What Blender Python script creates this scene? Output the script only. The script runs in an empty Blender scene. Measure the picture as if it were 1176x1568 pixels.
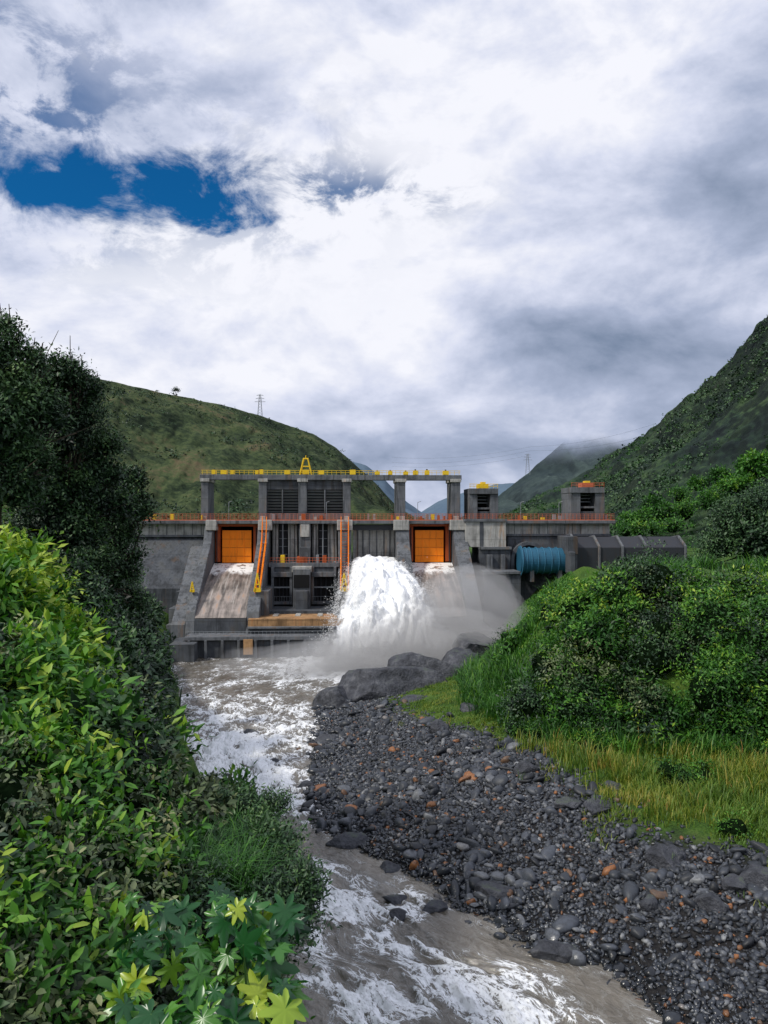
import bpy, math, numpy as np
from mathutils import Vector, Matrix
rng=np.random.default_rng(7)
scene=bpy.context.scene
F=1180.0; HZ=790.0; CX=588.0; CAMZ=21.0
def W(px,py,Y):            # world point on the sight line at distance Y
    return np.array([(px-CX)/F*Y, Y, CAMZ+(HZ-py)/F*Y])
# ------------------------------------------------------------ noise
def _h(ix,iy,iz,seed):
    n=(ix.astype(np.int64)*374761393+iy.astype(np.int64)*668265263+iz.astype(np.int64)*2147483647+seed*974634777)&0xffffffff
    n=((n^(n>>13))*1274126177)&0xffffffff
    n=((n^(n>>16))*2246822519)&0xffffffff
    return ((n^(n>>15))&0xffffff)/float(0xffffff)
def vn(x,y,z=None,seed=0):
    x=np.asarray(x,float);y=np.asarray(y,float)
    z=np.zeros_like(x) if z is None else np.asarray(z,float)
    x0=np.floor(x);y0=np.floor(y);z0=np.floor(z)
    fx=x-x0;fy=y-y0;fz=z-z0
    fx=fx*fx*(3-2*fx);fy=fy*fy*(3-2*fy);fz=fz*fz*(3-2*fz)
    def L(a,b,t): return a+(b-a)*t
    c=lambda i,j,k:_h(x0+i,y0+j,z0+k,seed)
    return L(L(L(c(0,0,0),c(1,0,0),fx),L(c(0,1,0),c(1,1,0),fx),fy),L(L(c(0,0,1),c(1,0,1),fx),L(c(0,1,1),c(1,1,1),fx),fy),fz)
def fbm(x,y,z=None,o=5,seed=0,r=0.5):
    s=0;a=1;t=0;f=1
    for i in range(o):
        s=s+a*vn(x*f,y*f,None if z is None else z*f,seed+i*17);t+=a;a*=r;f*=2.03
    return s/t
def ss(a,b,x):
    t=np.clip((x-a)/(b-a),0,1);return t*t*(3-2*t)
# ------------------------------------------------------------ node helper
class G:
    def __init__(s,tree): s.t=tree;tree.nodes.clear()
    def n(s,ty,ins=None,**kw):
        nd=s.t.nodes.new(ty)
        for k,v in kw.items(): setattr(nd,k,v)
        for k,v in (ins or {}).items(): s.set(nd.inputs[k],v)
        return nd
    def set(s,inp,v):
        if isinstance(v,bpy.types.NodeSocket): s.t.links.new(v,inp)
        elif isinstance(v,bpy.types.Node): s.t.links.new(v.outputs[0],inp)
        else: inp.default_value=v
    def m(s,op,a,b=0.0,c=0.0,clamp=False):
        nd=s.t.nodes.new('ShaderNodeMath');nd.operation=op;nd.use_clamp=clamp
        s.set(nd.inputs[0],a);s.set(nd.inputs[1],b);s.set(nd.inputs[2],c)
        return nd.outputs[0]
    def noise(s,vec,scale,detail=4,rough=0.55,dist=0.0):
        nd=s.n('ShaderNodeTexNoise',{'Scale':scale,'Detail':detail,'Roughness':rough,'Distortion':dist})
        if vec is not None: s.set(nd.inputs['Vector'],vec)
        return nd.outputs[0]
    def mr(s,v,a,b,c=0.0,d=1.0,smooth=True):
        nd=s.n('ShaderNodeMapRange',{0:v,1:a,2:b,3:c,4:d})
        nd.interpolation_type='SMOOTHSTEP' if smooth else 'LINEAR'
        return nd.outputs[0]
    def ramp(s,f,stops):
        nd=s.t.nodes.new('ShaderNodeValToRGB');cr=nd.color_ramp
        while len(cr.elements)<len(stops): cr.elements.new(0.5)
        for e,(p,c) in zip(cr.elements,stops): e.position=p;e.color=(*c,1)
        s.set(nd.inputs[0],f);return nd.outputs[0]
    def mix(s,f,a,b,mode='MIX'):
        nd=s.t.nodes.new('ShaderNodeMix');nd.data_type='RGBA';nd.blend_type=mode
        s.set(nd.inputs[0],f)
        for i,v in ((6,a),(7,b)):
            if isinstance(v,tuple) and len(v)==3: v=(*v,1)
            s.set(nd.inputs[i],v)
        return nd.outputs[2]
    def scale(s,vec,xyz):
        nd=s.n('ShaderNodeMapping',{'Vector':vec,'Scale':xyz});return nd.outputs[0]
def mat(name):
    m=bpy.data.materials.new(name);m.use_nodes=True
    g=G(m.node_tree);g.out=g.n('ShaderNodeOutputMaterial');return m,g
def fin(g,col,rough=0.8,bump=None,bs=0.4,bd=0.1,spec=0.3,extra=None,**kw):
    p=g.n('ShaderNodeBsdfPrincipled')
    g.set(p.inputs['Base Color'],(*col,1) if isinstance(col,tuple) and len(col)==3 else col)
    g.set(p.inputs['Roughness'],rough);g.set(p.inputs['Specular IOR Level'],spec)
    for k,v in kw.items(): g.set(p.inputs[k.replace('_',' ')],v)
    if bump is not None:
        b=g.n('ShaderNodeBump',{'Strength':bs,'Distance':bd,'Height':bump});g.set(p.inputs['Normal'],b.outputs[0])
    g.set(g.out.inputs[0],p.outputs[0]);return p
def m_concrete(name,c,streak=0.5,joint=2.4):
    m,g=mat(name);pos=g.n('ShaderNodeNewGeometry').outputs['Position']
    a=g.noise(g.scale(pos,(1.2,1.2,0.10)),1.0,6,0.65)
    b=g.noise(pos,0.35,6,0.6);d=g.noise(pos,3.0,5,0.6)
    a2=g.noise(g.scale(pos,(0.5,0.5,0.07)),1.0,5,0.65)
    k=g.m('ADD',g.m('MULTIPLY',a,0.5),g.m('MULTIPLY',b,0.5))
    dk=tuple(x*(1-streak) for x in c)
    lt=tuple(min(1,x*1.6) for x in c)
    col=g.ramp(k,[(0.40,dk),(0.5,c),(0.60,lt)])
    z=g.n('ShaderNodeSeparateXYZ',{0:pos}).outputs[2]
    fr=g.m('FRACT',g.m('DIVIDE',z,joint))
    col=g.mix(g.m('MULTIPLY',g.m('LESS_THAN',fr,0.035),0.5),col,tuple(x*0.35 for x in c))
    gr=g.mr(a,0.53,0.64)
    col=g.mix(g.m('MULTIPLY',gr,0.75),col,(c[0]*.25,c[1]*.26,c[2]*.26))
    mo=g.mr(b,0.52,0.62);col=g.mix(g.m('MULTIPLY',mo,0.35),col,(0.05,0.045,0.03))
    col=g.mix(g.mr(a2,0.56,0.68,0,0.5),col,(c[0]*1.5,c[1]*.85,c[2]*.45))
    fin(g,col,0.85,g.m('ADD',d,g.m('MULTIPLY',a,0.6)),0.5,0.06);return m
def m_paint(name,c,rough=0.55,dirt=0.5,dc=(0.05,0.025,0.012)):
    m,g=mat(name);pos=g.n('ShaderNodeNewGeometry').outputs['Position']
    a=g.noise(g.scale(pos,(2.5,2.5,0.4)),1.0,6,0.65)
    f=g.mr(a,0.5,0.72,0,dirt);col=g.mix(f,c,dc)
    fin(g,col,rough,a,0.15,0.03);return m
def m_leaf(name,stops,trans=0.3,rough=0.5,spec=0.35):
    m,g=mat(name);at=g.n('ShaderNodeAttribute',attribute_name='tint').outputs['Fac']
    col=g.ramp(at,stops)
    p=g.n('ShaderNodeBsdfPrincipled',{'Base Color':col,'Roughness':rough,'Specular IOR Level':spec})
    if trans<=0:
        g.set(g.out.inputs[0],p.outputs[0]);return m
    t=g.n('ShaderNodeBsdfTranslucent',{'Color':g.mix(1.0,col,(1.3,1.5,0.6),'MULTIPLY')})
    mx=g.n('ShaderNodeMixShader',{0:trans,1:p.outputs[0],2:t.outputs[0]})
    g.set(g.out.inputs[0],mx.outputs[0]);return m
# ------------------------------------------------------------ mesh helpers
def link(o,parent=None):
    scene.collection.objects.link(o)
    if parent: o.parent=parent
    return o
def np_mesh(name,V,Fc,mat_,attrs=None,smooth=False,parent=None,uv=None):
    V=np.asarray(V,np.float32).reshape(-1,3);Fc=np.asarray(Fc,np.int32);k=Fc.shape[1]
    me=bpy.data.meshes.new(name);me.vertices.add(len(V));me.vertices.foreach_set('co',V.ravel())
    me.loops.add(Fc.size);me.loops.foreach_set('vertex_index',Fc.ravel())
    me.polygons.add(len(Fc));me.polygons.foreach_set('loop_start',np.arange(0,Fc.size,k,dtype=np.int32))
    me.update(calc_edges=True)
    if smooth: me.polygons.foreach_set('use_smooth',np.ones(len(Fc),bool))
    for a,v in (attrs or {}).items():
        at=me.attributes.new(a,'FLOAT','POINT');at.data.foreach_set('value',np.asarray(v,np.float32).ravel())
    if uv is not None:
        l=me.uv_layers.new(name='UVMap');l.data.foreach_set('uv',np.asarray(uv,np.float32)[Fc.ravel()].ravel())
    me.materials.append(mat_);return link(bpy.data.objects.new(name,me),parent)
def inst(name,tv,tf,P,M,tint,mat_,parent=None,smooth=False):
    n=len(P);k=len(tv)
    V=np.einsum('nij,kj->nki',M,tv)+P[:,None,:]
    Fc=(tf[None]+np.arange(n)[:,None,None]*k).reshape(-1,tf.shape[1])
    return np_mesh(name,V,Fc,mat_,{'tint':np.repeat(tint,k)},smooth,parent)
def grid_faces(nr,nc):
    i,j=np.meshgrid(np.arange(nr-1),np.arange(nc-1),indexing='ij');a=(i*nc+j).ravel()
    return np.stack([a,a+1,a+nc+1,a+nc],1)
def nrm(v): return v/(np.linalg.norm(v,axis=-1,keepdims=True)+1e-9)
def rdir(n): return nrm(rng.normal(size=(n,3)))
class MB:
    def __init__(s): s.v=[];s.f=[];s.mi=[];s.mats=[]
    def mid(s,m):
        if m not in s.mats: s.mats.append(m)
        return s.mats.index(m)
    def add(s,vs,fs,m):
        b=len(s.v);s.v+= [tuple(map(float,v)) for v in vs];s.f+=[tuple(b+i for i in f) for f in fs];s.mi+=[s.mid(m)]*len(fs)
    def box(s,x0,x1,y0,y1,z0,z1,m):
        x0,x1=sorted((x0,x1));y0,y1=sorted((y0,y1));z0,z1=sorted((z0,z1))
        s.add([(x0,y0,z0),(x1,y0,z0),(x1,y1,z0),(x0,y1,z0),(x0,y0,z1),(x1,y0,z1),(x1,y1,z1),(x0,y1,z1)],
              [(0,3,2,1),(4,5,6,7),(0,1,5,4),(1,2,6,5),(2,3,7,6),(3,0,4,7)],m)
    def prism(s,prof,x0,x1,m):   # prof: (y,z)
        n=len(prof);vs=[(x0,y,z) for y,z in prof]+[(x1,y,z) for y,z in prof]
        s.add(vs,[tuple(range(n))[::-1],tuple(range(n,2*n))]+[(i,(i+1)%n,n+(i+1)%n,n+i) for i in range(n)],m)
    def tube(s,p,q,r0,m,r1=None,n=6):
        r1=r0 if r1 is None else r1
        p=Vector(p);q=Vector(q);d=(q-p).normalized();a=d.orthogonal().normalized();b=d.cross(a)
        vs=[]
        for c,r in ((p,r0),(q,r1)):
            for i in range(n):
                t=2*math.pi*i/n;vs.append(c+a*math.cos(t)*r+b*math.sin(t)*r)
        s.add(vs,[(i,(i+1)%n,n+(i+1)%n,n+i) for i in range(n)]+[tuple(range(n))[::-1],tuple(range(n,2*n))],m)
    def obj(s,name,parent=None,bevel=0,smooth=False):
        me=bpy.data.meshes.new(name);me.from_pydata(s.v,[],s.f)
        for m in s.mats: me.materials.append(m)
        me.polygons.foreach_set('material_index',s.mi)
        if smooth: me.polygons.foreach_set('use_smooth',[True]*len(s.f))
        import bmesh
        bm=bmesh.new();bm.from_mesh(me);bmesh.ops.recalc_face_normals(bm,faces=bm.faces);bm.to_mesh(me);bm.free()
        o=link(bpy.data.objects.new(name,me),parent)
        if bevel:
            md=o.modifiers.new('bev','BEVEL');md.width=bevel;md.segments=1;md.limit_method='ANGLE'
        return o
def empty(name,loc=(0,0,0),rz=0):
    o=bpy.data.objects.new(name,None);o.location=loc;o.rotation_euler=(0,0,rz);return link(o)
def ico(sub):
    import bmesh
    bm=bmesh.new();bmesh.ops.create_icosphere(bm,subdivisions=sub,radius=1)
    v=np.array([x.co[:] for x in bm.verts]);f=np.array([[x.index for x in q.verts] for q in bm.faces]);bm.free();return v,f
# ------------------------------------------------------------ terrain
TY=[-40,0,9,17,24,32,45,60,80,108,118,200]; TX=[6,3,1.5,0,-3,-5.5,-11,-15.5,-21,-30,-32,-36]
RY=[-40,20,32.2,35.9,37,39.6,42,45.9,48.6,51.6,58.3,70.8,84,90,97,105,115,200]
RX=[30,18,12.3,10.4,7.5,5.8,3.6,1.2,-1.15,-3.85,-5.3,-6.5,-6.3,-5,0,9,14,16]
GY=[-40,30,41.2,42.8,45.5,50.8,58,71,80,90,100]; GX=[50,24,20.5,17,14.3,13.4,11.9,3.7,0,1,8]
MP=np.array([(9.4,74),(12,65),(16,60),(24,57),(32,58),(60,58),(900,40),(900,260),(19,260),(19,116),(13,100),(10,86)],float)
def sd_poly(X,Y,P):
    d=np.full(X.shape,1e9);ins=np.zeros(X.shape,bool)
    for i in range(len(P)):
        a=P[i];b=P[(i+1)%len(P)];e=b-a
        t=np.clip(((X-a[0])*e[0]+(Y-a[1])*e[1])/(e@e),0,1)
        d=np.minimum(d,np.hypot(X-a[0]-e[0]*t,Y-a[1]-e[1]*t))
        c=((a[1]>Y)!=(b[1]>Y))&(X<(b[0]-a[0])*(Y-a[1])/(b[1]-a[1]+1e-12)+a[0]);ins^=c
    return np.where(ins,d,-d)
def gh(X,Y):
    X=np.asarray(X,float);Y=np.asarray(Y,float)
    xl=np.interp(Y,TY,TX);xr=np.interp(Y,RY,RX)
    wob=(fbm(X*0.12,Y*0.12,seed=5)-0.5)*2.2+(fbm(X*0.5,Y*0.5,seed=9)-0.5)*1.0
    d=xl-X+wob*0.6;e=X-xr+wob
    A=np.interp(Y,[0,50,90,120,140],[14,14,6,5,5]);sl=np.interp(Y,[0,50,90,140],[0.45,0.45,0.25,0.35])
    left=A*(1-np.exp(-np.maximum(d,0)/1.8))+sl*np.minimum(np.maximum(d,0),60)-0.4
    right=0.19*np.clip(e,0,16)+0.02*np.clip(e-16,0,60)-0.05
    sd=sd_poly(X,Y,MP)+(fbm(X*0.09,Y*0.09,seed=15)-0.5)*5
    m=9.3*(1-np.exp(-np.maximum(sd,0)/7.0))
    right=right+np.where(e>0,m,0)+3.0*np.exp(-((X-30)/18)**2-((Y-80)/13)**2)*ss(0,8,sd)
    right=right+ss(0,6,sd)*(fbm(X*0.12,Y*0.12,seed=19,o=3)-0.5)*5
    bed=-0.05-1.3*ss(0,3,np.minimum(-d,-e))
    h=np.where(d>0,left,np.where(e>0,right,bed))
    h=h+(fbm(X*0.25,Y*0.25,seed=3)-0.5)*np.where((d>0)|(sd>0),1.2,0.5)
    far=ss(136,144,Y);h=h*(1-far)+14*far
    far2=ss(400,1500,np.hypot(X,Y));h=h*(1-far2)+6*far2
    return h
def march(px,py,ymin=5,ymax=150):
    px=np.asarray(px,float);py=np.asarray(py,float)
    hit=np.full(px.shape,np.nan);al=np.ones(px.shape,bool);Y=ymin
    while Y<ymax:
        X=(px-CX)/F*Y;Z=CAMZ+(HZ-py)/F*Y
        b=al&(Z<gh(X,np.full(px.shape,Y)));hit[b]=Y;al&=~b;Y*=1.012
    return hit
xs=np.unique(np.concatenate([np.arange(-60,80,0.5),np.linspace(-220,-60,40),np.linspace(80,260,45),-np.geomspace(220,4000,14),np.geomspace(260,4000,14)]))
ys=np.unique(np.concatenate([np.arange(-4,126,0.5),np.linspace(126,260,40),np.geomspace(260,6000,18),-np.geomspace(4,2000,14)]))
XX,YY=np.meshgrid(xs,ys);ZZ=gh(XX,YY)
xr=np.interp(YY,RY,RX);gx=np.interp(YY,GY,GX)
grass=ss(-1.5,1.5,XX-gx+(fbm(XX*0.4,YY*0.4,seed=2)-0.5)*5);grass=np.maximum(grass,ss(-1,2,sd_poly(XX,YY,MP)));grass=np.where(XX<xr-4,1,grass);grass=np.where(YY>98,1,grass)
m_gnd,g=mat('ground_mat');pos=g.n('ShaderNodeNewGeometry').outputs['Position']
at=g.n('ShaderNodeAttribute',attribute_name='grass').outputs['Fac']
n1=g.noise(pos,0.5,6,0.6);n2=g.noise(pos,6.0,5,0.7)
vo=g.n('ShaderNodeTexVoronoi',{'Vector':pos,'Scale':4.5})
gc=g.ramp(n2,[(0.3,(0.008,0.008,0.009)),(0.6,(0.03,0.029,0.03)),(0.8,(0.08,0.07,0.06))])
gr=g.ramp(g.m('ADD',g.m('MULTIPLY',n1,0.6),g.m('MULTIPLY',n2,0.4)),[(0.35,(0.015,0.035,0.008)),(0.5,(0.05,0.11,0.015)),(0.65,(0.11,0.17,0.03))])
fin(g,g.mix(at,gc,gr),0.9,g.m('ADD',n2,vo.outputs[0]),0.8,0.2,0.2)
np_mesh('ground',np.stack([XX,YY,ZZ],-1),grid_faces(*XX.shape),m_gnd,{'grass':grass},True)
# ------------------------------------------------------------ river
rys=np.concatenate([np.arange(8,60,0.14),np.arange(60,119,0.24)]);nc=240
xl_=np.interp(rys,TY,TX)-3;xr_=np.interp(rys,RY,RX)+3
tt=np.linspace(0,1,nc);RXX=xl_[:,None]*(1-tt)+xr_[:,None]*tt;RYY=np.repeat(rys[:,None],nc,1)
def wp(px,py): Y=CAMZ*F/(py-HZ);return (px-CX)/F*Y,Y
foam=np.zeros_like(RXX)+0.04
for px,py,rx,ry,w in [(330,1105,4.5,8,.32),(370,1165,6,6,.42),(330,1200,5,5,.40),(450,1230,2.2,5,.42),(440,1090,5,9,.28),(400,1130,6,4,.32),(320,1150,4,4,.3),(390,1200,4,4,.34),(500,1370,1.6,4,.44),(560,1400,1.2,2.5,.34),(620,1385,1.8,1.6,.55),
        (680,1480,1.8,2.2,.46),(565,1530,1.8,1.6,.5),(720,1540,2.4,1.6,.42),(830,1560,2,1.2,.42),(490,1470,.8,3,.25),(790,1490,1.5,1,.35),(620,1440,1.2,1.4,.3),(575,1012,10,9,.9),(520,1035,13,6,.34),(490,1020,10,6,.4),(310,1060,5,9,.16)]:
    x0,y0=wp(px,py);foam+=w*np.exp(-((RXX-x0-(RYY-y0)*-0.25)/rx)**2-((RYY-y0)/ry)**2)
foam=np.clip(foam,0,0.8)
cen=0.5*(xl_+xr_)[:,None]
flx=(RXX-cen);fly=RYY*1.05
w1=fbm(flx*0.55,fly*0.45,seed=31,o=5)-0.5;w2=1-np.abs(2*fbm(flx*1.1+w1*3,fly*0.6,seed=37,o=4)-1)
RZZ=0.07*w1*2+foam*(1.2*(w2-0.75)+1.0*w1)+0.08*(fbm(flx*3,fly*2.5,seed=41,o=3)-0.5)
crest=np.clip((RZZ-0.02)*1.5,-0.30,0.32)
m_riv,g=mat('river_water_mat')
uvn=g.n('ShaderNodeUVMap',uv_map='UVMap').outputs[0];fa=g.n('ShaderNodeAttribute',attribute_name='foam').outputs['Fac']
cr_=g.n('ShaderNodeAttribute',attribute_name='crest').outputs['Fac']
uw=g.scale(uvn,(1.0,0.6,1.0))
na=g.noise(uw,0.85,9,0.66,1.0);nb=g.noise(uw,2.8,8,0.68,0.9);nbig=g.noise(uw,0.4,4,0.55,0.5)
rd=lambda q:g.m('SUBTRACT',1.0,g.m('MULTIPLY',g.m('ABSOLUTE',g.m('SUBTRACT',q,0.5)),8.0))
r=g.m('MAXIMUM',rd(na),g.m('SUBTRACT',rd(nb),0.15))
dens=g.m('ADD',g.m('ADD',fa,cr_),g.m('MULTIPLY',g.m('SUBTRACT',nbig,0.5),1.5))
k=g.m('ADD',r,dens)
fm=g.mr(k,1.00,1.18)
fm=g.m('MULTIPLY',fm,g.mr(g.noise(uw,8,5,0.75),0.30,0.50,0.4,1))
wc=g.ramp(g.noise(uw,0.5,6),[(0.35,(0.085,0.074,0.058)),(0.65,(0.165,0.146,0.118))])
thin=g.mr(k,0.6,1.02,0,0.28)
wc=g.mix(thin,wc,(0.36,0.36,0.34))
col=g.mix(fm,wc,(0.90,0.92,0.94))
rough=g.m('ADD',0.10,g.m('MULTIPLY',fm,0.55))
bh=g.m('ADD',g.m('ADD',g.m('MULTIPLY',g.noise(uw,1.6,6,0.62,0.8),0.9),g.m('MULTIPLY',fm,0.25)),g.m('MULTIPLY',g.noise(uw,6,4,0.6,.5),0.25))
fin(g,col,rough,bh,0.75,0.22,0.6)
np_mesh('river',np.stack([RXX,RYY,RZZ],-1),grid_faces(*RXX.shape),m_riv,{'foam':foam,'crest':crest},True,uv=np.stack([flx,fly],-1).reshape(-1,2))
# ------------------------------------------------------------ pebbles
m_stone,g=mat('stone_mat');at=g.n('ShaderNodeAttribute',attribute_name='tint').outputs['Fac'];pos=g.n('ShaderNodeNewGeometry').outputs['Position']
n1=g.noise(pos,5,4,0.65)
c=g.ramp(at,[(0.0,(0.010,0.012,0.016)),(0.3,(0.028,0.034,0.044)),(0.6,(0.070,0.080,0.10)),(0.85,(0.26,0.27,0.28)),(0.92,(0.12,0.07,0.04)),(0.985,(0.28,0.11,0.035))])
c=g.mix(g.mr(n1,0.35,0.7,0.0,0.5),c,(0.02,0.02,0.022))
z=g.n('ShaderNodeSeparateXYZ',{0:pos}).outputs[2]
c=g.mix(g.mr(z,0.4,0.0,0,0.65),c,(0.008,0.010,0.012))
fin(g,c,g.mr(z,0.1,1.2,0.2,0.55),n1,0.5,0.05,0.5)
def rotm(n):
    q=nrm(rng.normal(size=(n,4)));w,x,y,z=q.T
    return np.stack([np.stack([1-2*(y*y+z*z),2*(x*y-z*w),2*(x*z+y*w)],-1),np.stack([2*(x*y+z*w),1-2*(x*x+z*z),2*(y*z-x*w)],-1),np.stack([2*(x*z-y*w),2*(y*z+x*w),1-2*(x*x+y*y)],-1)],1)
def stones(name,n,smin,smax,sub,emin=-1.5,pw=2.2,ycut=96,jag=0.28):
    X=rng.uniform(-12,40,n*3);Y=rng.uniform(26,ycut,n*3)
    e=X-np.interp(Y,RY,RX);gg=X-np.interp(Y,GY,GX)
    keep=(e>emin+rng.exponential(0.5,n*3)*-0.4)&(gg<rng.normal(0.3,1.1,n*3))&(sd_poly(X,Y,MP)<1)
    if smin>.15: keep&=rng.random(n*3)<(0.25+1.2*ss(.42,.62,fbm(X*.2,Y*.2,seed=44)))*np.where(e<2.5,1.6,1)
    X=X[keep][:n];Y=Y[keep][:n];n=len(X)
    s=smin+(smax-smin)*rng.random(n)**pw
    s*=0.75+0.5*fbm(X*0.35,Y*0.35,seed=88)
    tv,tf=ico(sub)
    P=np.stack([X,Y,gh(X,Y)+s*0.2],-1)
    S=np.stack([s*rng.uniform(.8,1.5,n),s*rng.uniform(.7,1.1,n),s*rng.uniform(.4,.75,n)],-1)
    tl=rotm(n)
    M=np.einsum('nij,nj->nij',tl,S);k=len(tv)
    V=np.repeat(tv[None],n,0).copy()
    for _ in range(6 if sub>1 else 3):
        nn=rdir(n);dd=rng.uniform(.45,.8,n)
        pr=np.einsum('nkj,nj->nk',V,nn);ex=np.clip(pr-dd[:,None],0,None);V-=ex[...,None]*nn[:,None]
    V*=(1+rng.uniform(-jag,jag,(n,k,1)));V=np.einsum('nij,nkj->nki',M,V);V[...,2]*=0.8
    V=V+P[:,None];Fc=(tf[None]+np.arange(n)[:,None,None]*k).reshape(-1,3)
    t=np.clip(rng.beta(1.6,2.9,n),0,0.88);o=rng.random(n);t=np.where(o>0.965,rng.uniform(0.91,1,n),t)
    return np_mesh(name,V,Fc,m_stone,{'tint':np.repeat(t,k)})
stones('gravel',55000,0.06,0.24,1,-0.8,1.7,jag=0.14)
stones('cobble_stones',4200,0.22,0.62,2,-3.0,3.0,jag=0.03)
def rock(name,c,r,seed,amp=0.35,mat_=None,sub=5,parent=None):
    v,f=ico(sub)
    for i in range(9):
        rr=np.random.default_rng(seed*31+i);nn=rr.normal(size=3);nn/=np.linalg.norm(nn);dd=rr.uniform(.5,.82)
        ex=np.clip(v@nn-dd,0,None);v=v-ex[:,None]*nn
    n=fbm(v[:,0]*1.3+seed,v[:,1]*1.3,v[:,2]*1.3+9,o=6,seed=seed,r=.55)-0.5
    st=np.abs(fbm(v[:,0]*2.5,v[:,1]*2.5+seed,v[:,2]*2.5,o=4,seed=seed+3)-0.5)
    V=v*(1+2*amp*n-amp*1.0*st)[:,None]
    V=V*1.15*np.array(r)+np.array(c);return np_mesh(name,V,f,mat_ or m_rock,None,False,parent)
m_rock,g=mat('rock_mat');pos=g.n('ShaderNodeNewGeometry');n1=g.noise(pos.outputs['Position'],0.9,8,0.72);n2=g.noise(pos.outputs['Position'],4,5,0.65)
c=g.ramp(n1,[(0.35,(0.018,0.020,0.026)),(0.52,(0.062,0.066,0.080)),(0.68,(0.14,0.145,0.16))])
nz=g.n('ShaderNodeSeparateXYZ',{0:pos.outputs['Normal']}).outputs[2]
c=g.mix(g.m('MULTIPLY',g.mr(nz,0.75,0.95),g.mr(n1,0.50,0.6,0,0.5)),c,(0.035,0.06,0.015))
fin(g,c,0.5,g.m('ADD',n1,n2),0.9,0.25,0.4)
for i,(px,py,Y,r) in enumerate([(1020,1300,42,(1.0,.7,.85)),(915,1228,48,(.9,.7,.6)),(678,1140,68,(1.0,.8,.8)),(870,1215,49,(.8,.6,.5)),(535,1285,49.6,(1.3,.8,.5)),(605,1370,42.5,(.8,.5,.35)),(668,1372,41.5,(.9,.5,.4)),(850,1455,37,(1.1,.7,.55)),
      (1170,1350,39,(1.1,.8,.9)),(500,1145,71,(1.0,.9,.6)),(755,1375,42,(1.0,.7,.5)),(805,1185,55,(.9,.7,.6)),(540,1080,86,(1.2,1,1)),(1090,1410,38,(.8,.6,.5)),(600,1340,46,(.8,.6,.5)),(720,1105,73,(.9,.7,.6)),
      (420,1165,66,(.7,.5,.4)),(350,1185,62,(.6,.5,.35)),(470,1200,60,(.7,.5,.4)),(385,1120,75,(.7,.5,.4)),(610,1398,40.8,(.5,.4,.3)),(940,1180,51,(.6,.5,.4)),(1130,1370,39,(.7,.6,.5)),(990,1400,39,(.6,.5,.5))]):
    p=W(px,py,Y);p[2]=max(gh(p[0],p[1])+0.1,-0.1);rock('boulder',p,r,10+i,0.22,sub=4)
rk=empty('rock_outcrop')
for i,(px,py,Y,r) in enumerate([(590,1078,87,(8.2,4.0,3.9)),(655,1058,91,(6.0,4,3.9)),(522,1086,85,(2.8,2.4,2.2)),(640,1098,81,(4.4,2.4,2.0)),(705,1045,98,(4.6,4,3.6)),(735,1005,104,(3.2,5,4.0))]):
    rock('rock_mass_%d'%i,W(px,py,Y),r,50+i,0.22,parent=rk)
# ------------------------------------------------------------ hills
def m_hill(name,stops,sc=0.03,fade=None,bump=3.0,rough=0.95):
    m,g=mat(name);pos=g.n('ShaderNodeNewGeometry');P=pos.outputs['Position']
    a=g.noise(P,sc,9,0.66,0.4);b=g.noise(P,sc*9,6,0.75)
    k=g.m('ADD',g.m('MULTIPLY',a,0.6),g.m('MULTIPLY',b,0.4));col=g.ramp(k,stops)
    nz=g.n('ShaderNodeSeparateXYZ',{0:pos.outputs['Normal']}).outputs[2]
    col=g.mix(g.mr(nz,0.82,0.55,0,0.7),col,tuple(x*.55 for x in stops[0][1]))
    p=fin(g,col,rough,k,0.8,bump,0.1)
    if fade:
        z=g.n('ShaderNodeSeparateXYZ',{0:P}).outputs[2]
        f=g.mr(g.m('ADD',z,g.m('MULTIPLY',g.m('SUBTRACT',g.noise(P,fade[2],6,0.6,0.8),0.5),fade[3])),fade[0],fade[1],0,fade[4])
        t=g.n('ShaderNodeBsdfTransparent');mx=g.n('ShaderNodeMixShader',{0:f,1:p.outputs[0],2:t.outputs[0]});g.set(g.out.inputs[0],mx.outputs[0])
    return m
def loft(name,ridge,base_y,zb,mat_,amp,nx=260,nt=120,seed=1,pw=0.8,fr=0.02,back=80,rough=2.0):
    R=np.array(ridge,float);px=np.linspace(R[0,0],R[-1,0],nx)
    py=np.interp(px,R[:,0],R[:,1]);D=np.interp(px,R[:,0],R[:,2])
    rX=(px-CX)/F*D;rZ=CAMZ+(HZ-py)/F*D
    B=np.array(base_y,float);bD=np.interp(px,B[:,0],B[:,1]);bX=(px-CX)/F*bD
    t=np.linspace(-0.25,1,nt)[:,None]
    tp=np.clip(t,0,1);tb=np.clip(-t/0.25,0,1)
    X=rX*(1-tp)+bX*tp;Y=D*(1-tp)+bD*tp+tb*back
    Zp=zb+(rZ-zb)*(1-tp**pw)-tb*(rZ-zb)*0.9
    n=fbm(X*fr,Y*fr*0.6,seed=seed,o=7,r=0.52)-0.5
    gul=np.abs(fbm(X*fr*1.6+3,Y*fr*0.5,seed=seed+5,o=6,r=.55)-0.5)
    env=np.clip(tp*6,0,1)*np.clip((1-tp)*5,0,1)
    Z=Zp+env*(n*amp*2+ (gul-0.12)*amp*2.2)+(1-env)*(fbm(X*fr*6,Y*fr*6,seed=seed+2)-0.5)*rough
    np_mesh(name,np.stack([X,Y,Z],-1),grid_faces(nt,nx),mat_,None,True);return np.stack([X,Y,Z],-1)
m_h1=m_hill('hill_grass_mat',[(0.40,(0.014,0.025,0.013)),(0.46,(0.036,0.055,0.026)),(0.53,(0.070,0.097,0.040)),(0.62,(0.13,0.105,0.06))],0.06)
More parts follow.
